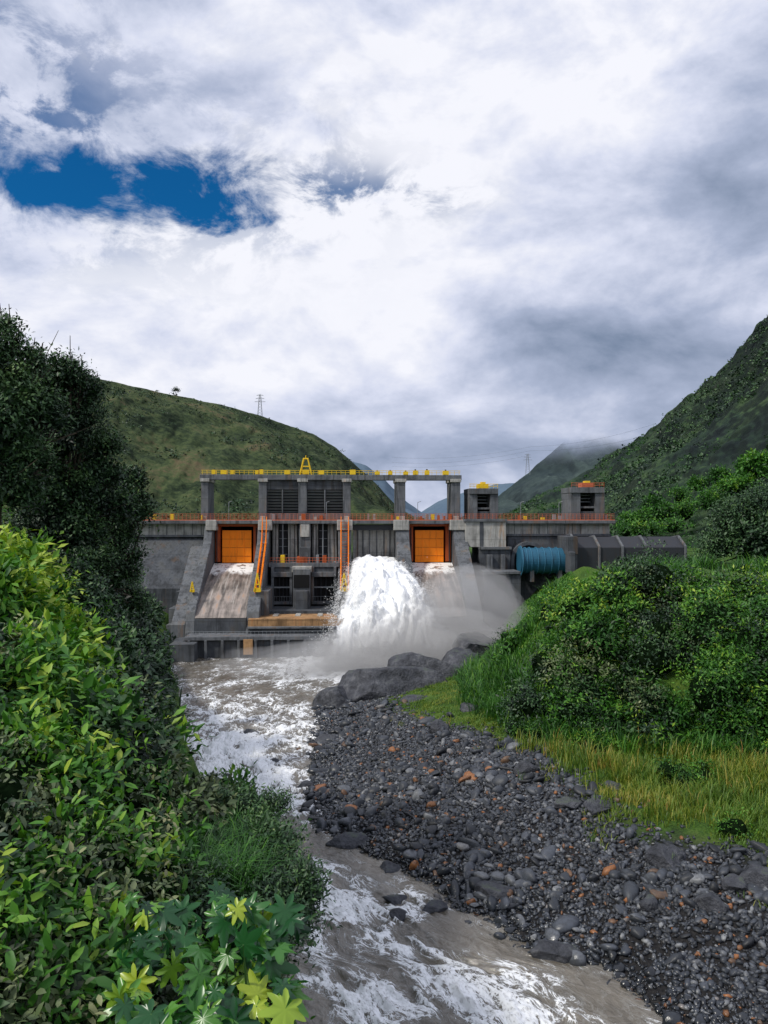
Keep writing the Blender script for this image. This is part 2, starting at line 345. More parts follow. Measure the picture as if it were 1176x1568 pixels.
m_h2=m_hill('mountain_mat',[(0.38,(0.012,0.018,0.020)),(0.48,(0.022,0.040,0.027)),(0.56,(0.046,0.080,0.034)),(0.68,(0.08,0.085,0.06))],0.035)
m_h3=m_hill('cone_haze_mat',[(0.38,(0.024,0.036,0.042)),(0.5,(0.038,0.056,0.056)),(0.65,(0.06,0.085,0.078))],0.025,(56,84,0.02,30,1.0))  # distance haze put into the bluish colour; top fades out as cloud
m_h4=m_hill('far_haze_mat',[(0.35,(0.07,0.11,0.16)),(0.65,(0.11,0.16,0.21))],0.01)  # paler, bluer base colour stands in for aerial haze
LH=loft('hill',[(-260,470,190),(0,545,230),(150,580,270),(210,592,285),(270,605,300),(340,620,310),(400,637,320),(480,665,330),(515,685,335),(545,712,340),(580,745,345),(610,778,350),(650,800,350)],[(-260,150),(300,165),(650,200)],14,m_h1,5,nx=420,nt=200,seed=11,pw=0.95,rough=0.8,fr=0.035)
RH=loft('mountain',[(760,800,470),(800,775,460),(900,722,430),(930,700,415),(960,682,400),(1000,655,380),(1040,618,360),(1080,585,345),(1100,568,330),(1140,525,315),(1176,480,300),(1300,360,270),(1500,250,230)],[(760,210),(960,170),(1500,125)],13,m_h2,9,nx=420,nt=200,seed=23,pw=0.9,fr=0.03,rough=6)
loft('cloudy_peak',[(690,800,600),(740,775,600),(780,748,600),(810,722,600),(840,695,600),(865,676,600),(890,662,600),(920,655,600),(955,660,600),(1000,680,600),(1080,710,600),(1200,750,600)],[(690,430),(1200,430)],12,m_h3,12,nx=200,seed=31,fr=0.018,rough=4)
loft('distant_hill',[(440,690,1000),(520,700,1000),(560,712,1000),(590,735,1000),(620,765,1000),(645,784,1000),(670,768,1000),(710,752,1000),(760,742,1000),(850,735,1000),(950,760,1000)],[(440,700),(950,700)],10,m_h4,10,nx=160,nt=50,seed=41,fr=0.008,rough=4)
# ------------------------------------------------------------ foliage
T_leaf=(np.array([(0,0,0),(.45,.5,.12),(1,0,-.12),(.45,-.5,.12)],float),np.array([(0,1,2),(0,2,3)]))
T_leaf2=(np.array([(0,0,0),(.3,.42,.10),(.7,.36,.04),(1,0,-.22),(.7,-.36,.04),(.3,-.42,.10),(.35,0,0),(.7,0,-.06)],float),
   np.array([(0,1,6),(6,1,2),(6,2,7),(7,2,3),(0,6,5),(6,4,5),(6,7,4),(7,3,4)]))
def lbasis(A,N,L,Wd):
    A=nrm(A);S=nrm(np.cross(N,A));N2=np.cross(A,S)
    return np.stack([A*L[:,None],S*Wd[:,None],N2*Wd[:,None]],-1)
def foliage(name,B,bt,n,ll,mat_,tmpl=T_leaf,asp=0.45,cl=14,seed=0,parent=None,spread=1.0,core=True,shell=0.35,lump=0.3,facing=-0.35,hi=0.5,cf=0.6):
    B=np.asarray(B,float);bt=np.asarray(bt,float);area=(B[:,3]*B[:,4]+B[:,4]*B[:,5]+B[:,3]*B[:,5]);p=area/area.sum()
    nc=max(8,n//cl);idx=rng.choice(len(B),nc*2,p=p);d=rdir(nc*2);d[:,2]=np.where(d[:,2]<-0.3,-d[:,2],d[:,2])
    tc=nrm(np.array([0,0,CAMZ])-B[idx,:3]);ok=(d*tc).sum(1)>facing;idx=idx[ok][:nc];d=d[ok][:nc];nc=len(idx)
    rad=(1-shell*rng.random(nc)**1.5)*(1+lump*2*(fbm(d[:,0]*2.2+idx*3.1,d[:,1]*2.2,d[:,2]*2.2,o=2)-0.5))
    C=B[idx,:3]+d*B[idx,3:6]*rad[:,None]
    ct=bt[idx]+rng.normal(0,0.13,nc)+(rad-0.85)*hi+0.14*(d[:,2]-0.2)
    lsz=rng.uniform(0.7,1.35,len(B))[idx]
    ci=np.repeat(np.arange(nc),cl);m=len(ci)
    sz=ll*rng.uniform(0.7,1.25,m)*lsz[ci]
    P=C[ci]+rng.normal(size=(m,3))*ll*0.75*spread
    A=nrm(d[ci]*0.6+rdir(m)*0.9+np.array([0,0,-0.15]));N=nrm(d[ci]*0.7+rdir(m)*0.6+np.array([0,0,0.7]))
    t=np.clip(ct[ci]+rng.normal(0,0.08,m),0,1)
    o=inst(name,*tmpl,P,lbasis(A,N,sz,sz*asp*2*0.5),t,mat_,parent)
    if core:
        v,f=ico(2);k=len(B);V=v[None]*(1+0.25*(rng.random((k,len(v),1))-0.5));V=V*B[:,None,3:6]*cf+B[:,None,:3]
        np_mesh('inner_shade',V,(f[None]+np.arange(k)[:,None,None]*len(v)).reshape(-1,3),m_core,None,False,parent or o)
    return o
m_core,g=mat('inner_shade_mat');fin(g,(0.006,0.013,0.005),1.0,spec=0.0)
ST_dark=[(0,(0.006,0.014,0.010)),(0.3,(0.016,0.040,0.018)),(0.6,(0.038,0.090,0.03)),(0.85,(0.075,0.15,0.045)),(1,(0.13,0.20,0.06))]
ST_brt=[(0,(0.008,0.03,0.008)),(0.3,(0.022,0.085,0.013)),(0.6,(0.058,0.185,0.020)),(0.85,(0.16,0.32,0.03)),(1,(0.32,0.42,0.05))]
ST_olv=[(0,(0.014,0.022,0.010)),(0.3,(0.04,0.065,0.025)),(0.6,(0.10,0.14,0.055)),(0.85,(0.17,0.20,0.09)),(1,(0.25,0.25,0.12))]
ST_yel=[(0,(0.025,0.06,0.008)),(0.4,(0.085,0.17,0.018)),(0.7,(0.22,0.25,0.03)),(0.9,(0.38,0.29,0.07)),(1,(0.36,0.18,0.05))]
m_ld=m_leaf('leaf_dark_mat',ST_dark,0.0);m_lb=m_leaf('leaf_bright_mat',ST_brt,0.22);m_lo=m_leaf('leaf_olive_mat',ST_olv,0.0);m_ly=m_leaf('grass_yellow_mat',ST_yel,0.2)
m_bark,g=mat('bark_mat');pos=g.n('ShaderNodeNewGeometry').outputs['Position'];n1=g.noise(g.scale(pos,(6,6,1)),1,5);fin(g,g.ramp(n1,[(0.3,(0.02,0.015,0.012)),(0.7,(0.10,0.08,0.06))]),0.9,n1,0.7,0.05)
SY=[480,530,550,600,650,700,760,800,850,900,950,1000,1020,1060,1100,1190,1215,1250,1290,1330,1390,1420,1450,1568,1700]
SX=[10,60,130,150,195,215,232,226,205,212,235,244,256,266,277,296,325,425,448,470,486,474,448,448,448]
px=rng.uniform(-90,470,2400);py=rng.uniform(640,1640,2400)
Yh=march(px,py);ok=~np.isnan(Yh);px,py,Yh=px[ok],py[ok],Yh[ok]
X=(px-CX)/F*Yh;Z=CAMZ+(HZ-py)/F*Yh
r=np.clip((18+40*rng.random(len(px))**1.5)/F*Yh,0.3,2.2)
lim=np.interp(py-20,SY,SX);rp=r/Yh*F
ok=(px+rp*1.15<lim)&(Yh>5.5);px,py,Yh,X,Z,r,rp=[a[ok] for a in (px,py,Yh,X,Z,r,rp)]
t=0.24+1.0*(fbm(px/60,py/60,seed=77)-0.5)+rng.normal(0,.10,len(px))
for qx,qy,qr,w in [(30,700,50,.5),(15,790,50,.45),(30,960,60,.6),(110,1085,60,.5),(40,1150,60,.45),(110,1235,45,.4),(120,1330,50,.25),(230,1100,60,-.2),(200,1180,60,-.15),(150,960,70,-.3),(60,870,50,-.25),(150,850,60,-.2),(250,1270,50,-.05),(20,1050,30,-.2),(60,1300,40,-.15)]:
    t+=w*np.exp(-((px-qx)/qr)**2-((py-qy)/qr)**2)
B=np.stack([X,Yh,Z+r*rng.uniform(.0,1.1,len(r)),r,r,r*rng.uniform(.8,1.2,len(r))],-1)
near=Yh<16;mid=(Yh>=16)&(Yh<34);far=Yh>=34
brt=t>0.34+rng.normal(0,.05,len(t))
olv=~brt&(fbm(px/70,py/70,seed=177)+0.18*ss(1150,1350,py)>0.56)
for nm,msk,n,ll,tm in (('near',near,62000,0.155,T_leaf2),('mid',mid,85000,0.23,T_leaf),('far',far,50000,0.32,T_leaf)):
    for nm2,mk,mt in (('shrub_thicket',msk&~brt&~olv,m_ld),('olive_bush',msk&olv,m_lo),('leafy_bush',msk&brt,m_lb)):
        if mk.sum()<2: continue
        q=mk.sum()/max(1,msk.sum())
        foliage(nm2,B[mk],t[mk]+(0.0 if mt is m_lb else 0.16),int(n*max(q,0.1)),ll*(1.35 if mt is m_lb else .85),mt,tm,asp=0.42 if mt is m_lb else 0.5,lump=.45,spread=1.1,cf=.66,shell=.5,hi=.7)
def blobs(lst): 
    out=[]
    for px,py,Y,rp in lst:
        p=W(px,py,Y);r=rp/F*Y;out.append((*p,r,r,r*0.95))
    return out
sb=[(395,1290,16,40),(355,1270,18,42),(425,1340,14.5,42),(446,1400,13,37),(412,1400,13,45),(335,1330,16,48),(298,1260,21,38),(375,1360,14,48),(422,1298,15,28),(300,1400,12.5,60),(260,1340,15,50),(456,1370,13.5,27),(395,1440,12,48),(432,1440,12,28)]
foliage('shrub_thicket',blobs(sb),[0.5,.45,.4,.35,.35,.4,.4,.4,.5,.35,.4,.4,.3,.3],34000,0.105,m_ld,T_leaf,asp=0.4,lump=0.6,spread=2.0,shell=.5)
tw=[(468+rng.normal()*12,1330+rng.uniform(0,110),13.3,rng.uniform(6,12)) for _ in range(16)]+[(rng.uniform(325,442),rng.uniform(1222,1262),17,rng.uniform(7,13)) for _ in range(10)]
foliage('shrub_thicket',blobs(tw),[.45]*len(tw),5200,0.09,m_ld,T_leaf,asp=0.35,lump=0.6,spread=1.6,core=False)
sb=[(225,1000,70,30),(237,1060,62,29),(251,1110,56,29),(258,1160,52,29),(230,1140,50,38),(215,1060,58,38),(200,960,66,40),(205,1010,60,40),(251,1190,48,32),(266,1215,44,29),(215,930,74,22),(238,1020,80,17),(252,1050,78,15),(180,900,60,34),(190,930,60,30)]
foliage('shrub_thicket',blobs(sb),rng.uniform(.25,.55,len(sb)),26000,0.30,m_ld,asp=0.45,lump=0.5)
def tree(name,cb,tints,n,ll,mt,base,trunk_r,tm=T_leaf,lump=0.4,core=True,asp=0.45):
    e=empty(name,(0,0,0));mb=MB();base=np.array(base,float)
    C=np.array([c[:3] for c in cb]);top=C.mean(0)
    fork=base+(top-base)*0.5
    mb.tube(base-[0,0,0.5],base+(fork-base)*0.6+[0.1,0,0],trunk_r,m_bark,trunk_r*0.75,8)
    mb.tube(base+(fork-base)*0.6+[0.1,0,0],fork,trunk_r*0.75,m_bark,trunk_r*0.55,8)
    for c in C:
        midp=fork*0.45+c*0.55+rng.normal(size=3)*0.25
        mb.tube(fork,midp,trunk_r*0.4,m_bark,trunk_r*0.25);mb.tube(midp,c+(c-fork)*0.15,trunk_r*0.25,m_bark,trunk_r*0.06)
        for _ in range(3):
            q=midp+(c-midp)*0.5;mb.tube(q,c+rng.normal(size=3)*np.array(cb[0][3])*0.5,trunk_r*0.12,m_bark,0.01,4)
    mb.obj('trunk_and_limbs',e);foliage('crown',cb,tints,n,ll,mt,tm,asp=asp,parent=e,lump=lump,core=core,spread=1.5,shell=0.5,cf=.5);return e
def tb(px,py,Y): p=W(px,py,Y);return (p[0],p[1],float(gh(p[0],p[1])))
def fringe(lst,n,lo,hi_,out):
    o=list(lst)
    for _ in range(n):
        x,y,Y,r=lst[rng.integers(len(lst))];a=rng.uniform(-.6,3.6);o.append((x+math.cos(a)*r*out,y-math.sin(a)*r*out,Y,rng.uniform(lo,hi_)))
    return o
l1=fringe([(0,540,32,40),(35,575,32,30),(15,620,31,45),(-40,560,31,60),(60,640,32,32),(-30,660,30,60),(30,700,31,40),(20,760,31,34),(-20,740,30,50)],34,7,15,.95)
tree('broadleaf_tree',blobs(l1),rng.uniform(.25,.65,len(l1)),34000,0.20,m_ld,tb(-20,900,31),0.25,lump=.6)
l2=fringe([(95,578,36,28),(122,600,37,22),(128,645,37,32),(90,680,36,40),(160,685,38,26),(138,735,38,36),(60,620,36,32),(100,760,37,40),(50,730,36,36),(110,820,37,42),(60,800,36,36),(160,780,38,32)],44,7,14,.95)
tree('broadleaf_tree',blobs(l2),rng.uniform(.2,.65,len(l2)),42000,0.20,m_ld,tb(90,900,37),0.25,lump=.6)
l3=fringe([(193,745,43,22),(205,785,43,16),(170,790,42,32),(185,830,43,26),(150,860,42,38),(180,890,44,24),(195,925,46,20),(120,870,41,42),(175,960,46,32),(195,860,44,18),(200,955,48,20),(60,880,41,36),(20,850,40,46)],40,6,13,.95)
tree('broadleaf_tree',blobs(l3),rng.uniform(.2,.6,len(l3)),38000,0.23,m_ld,tb(140,1000,43),0.25,lump=.6)
# castor plant
L=7;th=[];rr=[]
for i in range(L):
    c0=math.radians(-150+300*i/(L-1));ln=1-0.35*abs(i-3)/3
    for da,rf in ((-16,0.55),(-7,0.85),(0,1.0),(7,0.85),(16,0.55)):
        th.append(c0+math.radians(da*1.15));rr.append(ln*rf)
    th.append(c0+math.radians(25));rr.append(0.42)
th=th[:-1];rr=rr[:-1]
tv=[(0,0,0)]+[(r*math.cos(a),r*math.sin(a),0.10*math.cos(7*a*1.2)*r-0.28*r*r) for a,r in zip(th,rr)]
T_palm=(np.array(tv),np.array([(0,i,i+1) for i in range(1,len(tv)-1)]))
n=120;ang=rng.uniform(0,6.28,n);rd_=np.sqrt(rng.random(n))
px=325+155*np.cos(ang)*rd_;py=1475+120*np.sin(ang)*rd_;px[:14]=[200,260,330,385,420,440,350,290,230,300,400,440,380,210];py[:14]=[1375,1380,1370,1400,1440,1500,1440,1450,1430,1520,1540,1570,1490,1500]
ok=px<455;px=px[ok];py=py[ok];n=len(px)
Yd=7.6+(1568-py)/200*1.8+rng.normal(0,0.25,n)
P=np.stack([(px-CX)/F*Yd,Yd,CAMZ+(HZ-py)/F*Yd],-1)
pl=empty('castor_plant')
A=nrm(rdir(n)*0.8+np.array([0.2,-0.5,-0.25]));N=nrm(rdir(n)*0.5+np.array([0,-0.45,0.9]))
s=rng.uniform(0.13,0.36,n)
m_palm=m_leaf('broad_leaf_mat',[(0,(0.008,0.045,0.018)),(0.4,(0.022,0.11,0.028)),(0.7,(0.09,0.25,0.03)),(1,(0.34,0.44,0.04))],0.25,0.3,0.5)
inst('leaf_blades',*T_palm,P,lbasis(A,N,s,s),np.clip(rng.normal(0.42,0.30,n),0,1),m_palm,pl,True)
mb=MB();m_stem=m_paint('stem_mat',(0.05,0.12,0.03),0.6,0.3)
for i in range(n):
    if i%2==0: mb.tube(P[i],P[i]+np.array([rng.normal()*0.1,0.25,-0.6]),0.008,m_stem,0.014,5)
mb.obj('stalks',pl)
# grass blades
def grassm(name,X,Y,hh,wd,mt,tint,lean=0.5,z=None,per=14,sp=0.25):
    k=len(X);ci=np.repeat(np.arange(k),per);m=len(ci)
    x=X[ci]+rng.normal(0,sp,m);y=Y[ci]+rng.normal(0,sp,m);zz=(gh(x,y) if z is None else z[ci])-0.05
    a=rng.uniform(0,6.28,m);ln=hh[ci]*rng.uniform(.6,1.2,m);le=lean*rng.uniform(.3,1.2,m)
    dx,dy=np.cos(a),np.sin(a);sx,sy=-dy,dx
    V=np.zeros((m,7,3))
    for i,(f,wf) in enumerate(((0,1),(0.35,.9),(0.7,.6))):
        cx=x+dx*le*ln*f*f;cy=y+dy*le*ln*f*f;cz=zz+ln*(f-0.35*le*f*f)
        for j,sg in enumerate((-1,1)): V[:,i*2+j]=np.stack([cx+sg*sx*wd*wf,cy+sg*sy*wd*wf,cz],-1)
    V[:,6]=np.stack([x+dx*le*ln,y+dy*le*ln,zz+ln*(1-0.35*le*1.4)],-1)
    tf=np.array([(0,1,3),(0,3,2),(2,3,5),(2,5,4),(4,5,6)])
    t=np.clip(np.repeat(tint,per)+rng.normal(0,0.1,m),0,1)
    np_mesh(name,V,(tf[None]+np.arange(m)[:,None,None]*7).reshape(-1,3),mt,{'tint':np.repeat(t,7)})
q=rng.uniform(0,1,(170,2));px=265+138*q[:,0];py=1232+105*q[:,1];Yd=17.5-4.5*q[:,1]
P=np.stack([(px-CX)/F*Yd,Yd,CAMZ+(HZ-py)/F*Yd],-1)
grassm('tall_grass',P[:,0],P[:,1],np.full(170,0.9),0.012,m_lb,rng.uniform(.15,.5,170),1.2,P[:,2]-0.3,per=16,sp=0.14)
px=rng.uniform(40,272,300);py=rng.uniform(930,1180,300);Yd=march(px,py);ok=~np.isnan(Yd)&(px<np.interp(py,SY,SX)-26)&(fbm(px/40,py/40,seed=12)>.5);px,py,Yd=px[ok],py[ok],Yd[ok]
grassm('tall_grass',(px-CX)/F*Yd,Yd,np.minimum(2.2,Yd*.05),0.035,m_lb,rng.uniform(.2,.5,len(px)),0.9,CAMZ+(HZ-py)/F*Yd,per=18,sp=0.3)
def scat(n,x0,x1,y0,y1,cond):
    X=rng.uniform(x0,x1,n);Y=rng.uniform(y0,y1,n);k=cond(X,Y);return X[k],Y[k]
X,Y=scat(17000,-8,48,34,112,lambda X,Y:(X-np.interp(Y,GY,GX)+(fbm(X*0.4,Y*0.4,seed=2)-0.5)*8>0.2)&(X-np.interp(Y,RY,RX)>1.5)&(sd_poly(X,Y,MP)<3))
tn=0.14+0.6*fbm(X*0.15,Y*0.15,seed=61)+0.5*(fbm(X*.7,Y*.7,seed=64)-.5)+0.3*np.exp(-((X-16)/4)**2-((Y-49)/5)**2)
hh=(0.3+0.6*ss(0,8,X-np.interp(Y,GY,GX))*ss(75,60,Y)+0.4*np.exp(-((X-17)/5)**2-((Y-49)/6)**2))*(0.3+1.4*fbm(X*.35,Y*.35,seed=63))
grassm('grass',X,Y,hh,0.024,m_ly,tn,0.7,per=12,sp=0.25)
X,Y=scat(1800,8,36,38,60,lambda X,Y:(X-np.interp(Y,GY,GX)>-0.5)&(fbm(X*0.3,Y*0.3,seed=66)>0.5)&(sd_poly(X,Y,MP)<0))
grassm('reed_grass',X,Y,rng.uniform(.8,2.0,len(X)),0.028,m_ly,rng.uniform(.2,.85,len(X)),0.5,per=14,sp=0.35)
X,Y=scat(900,-2,34,34,74,lambda X,Y:(X-np.interp(Y,GY,GX)>-4)&(X-np.interp(Y,GY,GX)<1.5)&(fbm(X*0.5,Y*0.5,seed=166)>0.53))
grassm('reed_grass',X,Y,rng.uniform(.3,.9,len(X)),0.02,m_ly,rng.uniform(.2,.8,len(X)),0.7,per=12,sp=0.2)
X,Y=scat(5200,8,46,55,92,lambda X,Y:(np.abs(sd_poly(X,Y,MP)-0.8)<2.2)|((sd_poly(X,Y,MP)>0)&(fbm(X*0.2,Y*0.2,seed=69)>0.56)))
grassm('tall_grass',X,Y,rng.uniform(.9,2.6,len(X)),0.045,m_lb,rng.uniform(.2,.7,len(X)),0.8,per=12,sp=0.4)
X,Y=scat(6000,10,30,72,128,lambda X,Y:(sd_poly(X,Y,MP)>-1)&(sd_poly(X,Y,MP)<12))
grassm('grass',X,Y,np.full(len(X),0.6),0.045,m_lb,rng.uniform(.35,.75,len(X)),0.6,per=11,sp=0.35)
X,Y=scat(5000,10,46,36,64,lambda X,Y:(X-np.interp(Y,GY,GX)>2.0)&(sd_poly(X,Y,MP)<3)&(fbm(X*0.25,Y*0.25,seed=67)+.05*(sd_poly(X,Y,MP)>-3)>0.52))
X=X[:520];Y=Y[:520];r=rng.uniform(.25,1.05,len(X))
foliage('low_bush',np.stack([X,Y,gh(X,Y)+r*.4,r,r,r*.9],-1),rng.uniform(.15,.65,len(X)),34000,0.18,m_lb,lump=.5,spread=1.4)
# right mound bushes
px=rng.uniform(738,1260,900);py=rng.uniform(868,1140,900)
Yh=march(px,py);ok=~np.isnan(Yh);px,py,Yh=px[ok],py[ok],Yh[ok]
X=(px-CX)/F*Yh;Z=CAMZ+(HZ-py)/F*Yh;r=rng.uniform(0.5,.9,len(px))+rng.exponential(.6,len(px));r=np.clip(r,.5,3.0);rp=r/Yh*F
MTX=[700,735,760,800,850,1000,1100,1176,1300];MTY=[1040,1000,955,918,890,866,878,884,880]
ok=(sd_poly(X,Yh,MP)>-1.5)&(py-rp*1.2>np.interp(px,MTX,MTY))&(px-rp>735+np.clip(980-py,0,60)*0.5);ok&=~((px<840)&(py<990)&(rng.random(len(px))<0.85))
ok&=fbm(X*.16,Yh*.16,seed=99)>0.38
px,py,Yh,X,Z,r=[a[ok] for a in (px,py,Yh,X,Z,r)]
t=0.30+1.1*(fbm(px/40,py/40,seed=78)-0.5)+0.14*ss(1000,880,py)+rng.normal(0,.12,len(px))
B=np.stack([X,Yh,Z+r*rng.uniform(.0,1.0,len(r)),r,r,r*rng.uniform(.8,1.25,len(r))],-1)
ex=fringe([(860,928,84,28),(900,918,82,26),(945,908,80,28),(1000,900,79,26),(1045,917,78,28),(1085,910,77,22),(1120,925,76,30),(1170,920,76,28),(1210,915,75,36),(815,962,84,24),(790,995,82,22),(772,1025,80,22),(980,888,86,15),(1020,886,84,14),(920,896,88,14),(880,910,84,13),(1150,905,80,13)],26,6,12,.9)
ex=[e for e in ex if e[1]-e[3]>np.interp(e[0],MTX,MTY)-8]
B=np.concatenate([B,blobs(ex)]);t=np.concatenate([t,rng.uniform(.3,.6,len(ex))])
bb=t>0.32;oo=~bb&(rng.random(len(t))<.3)
foliage('hillside_bush',B[bb],t[bb]-0.04,80000,0.38,m_lb,asp=0.4,lump=0.55,spread=1.2,shell=.5,hi=.7)
foliage('hillside_bush',B[~bb&~oo],t[~bb&~oo]+0.14,48000,0.32,m_ld,asp=0.45,lump=0.55,spread=1.2,shell=.5,hi=.7)
foliage('olive_bush',B[oo],t[oo]+0.14,16000,0.30,m_lo,asp=0.45,lump=0.55,spread=1.2,shell=.5,hi=.7)
tree('broadleaf_tree',blobs([(1120,800,112,32),(1160,780,112,34),(1150,830,110,40),(1100,840,111,30),(1190,800,112,44),(1075,868,110,20),(1180,860,110,40)]),[.4,.35,.35,.5,.3,.5,.4],22000,0.5,m_ld,tb(1150,900,112),0.4,lump=.6)
sb=[(960,800,180,12),(985,795,182,15),(1015,790,180,16),(1050,785,178,18),(1085,770,172,20),(1000,775,186,13),(1040,760,186,14),(1130,750,165,24),(1160,720,165,24),(1100,735,190,16),(1070,745,190,14),(958,815,150,12),(975,812,150,13),(1000,812,150,14),(1030,808,150,14)]
foliage('hillside_bush',blobs(sb),rng.uniform(.1,.5,len(sb)),14000,0.7,m_lb,lump=.5)
def hill_shrubs(name,S,n,smin,smax,mt,tr,cl=16,bias=None,seed=0):
    i=rng.integers(int(S.shape[0]*0.21),S.shape[0]-2,n*3);j=rng.integers(0,S.shape[1]-1,n*3)
    P=S[i,j]+rng.normal(0,0.6,(n*3,3))*[1,1,0];k=fbm(P[:,0]*0.03,P[:,1]*0.03,seed=seed)>(bias or 0.5);P=P[k][:n];n=len(P)
    r=smin+(smax-smin)*rng.random(n)**2.5;ci=np.repeat(np.arange(n),cl);m=len(ci);d=rdir(m);d[:,2]=np.abs(d[:,2])
    Q=P[ci]+d*r[ci][:,None]*rng.uniform(.3,1,m)[:,None]*[1,1,.8];sz=r[ci]*rng.uniform(.35,.7,m)
    t=np.clip(rng.uniform(tr[0],tr[1],n)[ci]+rng.normal(0,.1,m),0,1)
    inst(name,*T_leaf,Q,lbasis(nrm(rdir(m)+d),nrm(d+rdir(m)*.4+[0,0,.5]),sz,sz*0.8),t,mt)
hill_shrubs('hill_shrubs',LH,4500,0.3,1.5,m_ld,(.1,.6),10,0.46,91)
hill_shrubs('mountain_shrubs',RH,8000,0.4,2.2,m_ld,(.2,.75),11,0.46,92)
hill_shrubs('mountain_shrubs',RH,3000,0.5,2.0,m_lb,(.05,.4),10,0.54,93)
p=W(269,606,299);h=3.3;wd=2.2
tree('hilltop_tree',[(p[0],p[1],p[2]+h*.7,wd*.42,wd*.42,h*.25),(p[0]+.7,p[1],p[2]+h*.6,.8,.8,.6),(p[0]-.7,p[1],p[2]+h*.62,.7,.7,.6)],[.2,.2,.2],900,0.28,m_ld,(p[0],p[1],p[2]-0.5),0.16,core=True)
# ------------------------------------------------------------ dam
TH=math.atan(58/F);X0=(530-CX)/F*137
K=137/F
def U(x,v=0): return (x-530)*K*(137-v)/137
def Zz(y,v=0): return CAMZ+(790-y)*K*(137-v)/137
cD=m_concrete('concrete_dark',(0.070,0.077,0.088));cM=m_concrete('concrete_mid',(0.118,0.126,0.138));cP=m_concrete('concrete_pale',(0.36,0.355,0.335),0.5);cR=m_concrete('concrete_rust',(0.36,0.21,0.10),0.6,5)
oB=m_paint('orange_paint',(1.0,0.25,0.005),0.5,0.35,(0.25,0.06,0.01));oD=m_paint('orange_dark',(0.36,0.07,0.015),0.6,0.6);oR=m_paint('rail_paint',(0.46,0.12,0.055),0.6,0.4);yP=m_paint('yellow_paint',(0.75,0.50,0.02),0.5,0.25)
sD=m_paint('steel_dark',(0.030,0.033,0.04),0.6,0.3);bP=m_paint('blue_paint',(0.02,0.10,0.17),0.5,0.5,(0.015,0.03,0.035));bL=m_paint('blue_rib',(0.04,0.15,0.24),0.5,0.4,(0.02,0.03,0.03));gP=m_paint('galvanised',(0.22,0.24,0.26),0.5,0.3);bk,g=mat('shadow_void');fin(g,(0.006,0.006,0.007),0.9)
dam=empty('hydroelectric_dam',(X0,137,0),TH)
class DM(MB):
    def b(s,x0,x1,y0,y1,v0,v1,m): s.box(U(x0,v1),U(x1,v1),-v0,-v1,Zz(y1,v1),Zz(y0,v1),m)
    def pr(s,prof,x0,x1,m,v=0): s.prism([(-a,b) for a,b in prof],U(x0,v),U(x1,v),m)
d=DM()
zt=Zz(802)
prof=[(-6,zt),(2,zt),(3.5,Zz(830,3.5)),(16.5,Zz(925,16.5)),(17.5,Zz(935,17.5)),(18.5,Zz(968,18.5)),(18.5,-3),(-6,-3)]
for a,b in ((319,331),(398,415),(605,625),(692,713)): d.pr(prof,a,b,cM)
d.pr([(-6,zt),(2.2,zt),(5,Zz(870,5)),(15,Zz(930,15)),(18.6,Zz(945,18.6)),(18.6,-3),(-6,-3)],518,538,cM)
for a,b in ((319,331),(398,415),(518,538),(605,625),(692,713)): d.b(a-2,b+2,796,812,-5,2.9,cP)
d.pr([(-6,Zz(868)),(0.5,Zz(868)),(2,-3),(-6,-3)],331,713,cD)
d.obj('piers',dam,0.08)
d=DM()
def chute(x0,x1,mt,dz=0.0,nu=24,nv=40,name='chute',v0=0.5,v1=18,zb=945):
    vs=np.linspace(v0,v1,nv);t=(vs-v0)/(v1-v0);z0=Zz(862,v0);z1=Zz(zb,v1)
    z=z0+(z1-z0)*(0.25*t**2*1.6+0.6*t);z=z0+(z-z0)*(z1-z0)/(z[-1]-z0)
    u=np.linspace(U(x0),U(x1),nu);Uu,V=np.meshgrid(u,vs);Zq=np.repeat(z[:,None],nu,1)+dz
    return np_mesh(name,np.stack([Uu,-V,Zq],-1),grid_faces(nv,nu),mt,None,True,dam)
m_ch,g=mat('wet_chute');tc=g.n('ShaderNodeTexCoord').outputs['Object'];a=g.noise(g.scale(tc,(1.3,0.14,0.14)),1.0,6,0.65);b=g.noise(tc,0.35,5,0.6)
col=g.ramp(g.m('ADD',g.m('MULTIPLY',a,.6),g.m('MULTIPLY',b,.4)),[(0.38,(0.06,0.053,0.05)),(0.47,(0.17,0.145,0.125)),(0.56,(0.33,0.28,0.25)),(0.66,(0.40,0.25,0.16))])
yy=g.n('ShaderNodeSeparateXYZ',{0:tc}).outputs[1]
ft=g.mr(g.m('ADD',yy,g.m('MULTIPLY',g.m('SUBTRACT',g.noise(g.scale(tc,(0.8,0.3,1)),1.0,5,0.7),.5),6)),-6.0,-4.2)
gap=g.mr(g.noise(tc,0.9,4,0.7),0.40,0.47)
col=g.mix(g.m('MULTIPLY',ft,gap),col,(0.9,0.9,0.88))
wet=g.mr(g.noise(g.scale(tc,(1.6,0.09,0.09)),1.0,5,0.65),0.55,0.66,0,0.45)
col=g.mix(wet,col,(0.58,0.56,0.53))
fin(g,col,0.4,a,0.4,0.05,0.5)
for a,b in ((331,398),(538,605),(625,692)): chute(a,b,m_ch)
for a,b in ((331,398),(538,605),(625,692)):
    d.pr([(17.9,Zz(946,18)),(18.3,Zz(946,18)),(18.3,-3),(17.9,-3)],a,b,cD)
d.obj('chute_toes',dam)
d=DM()
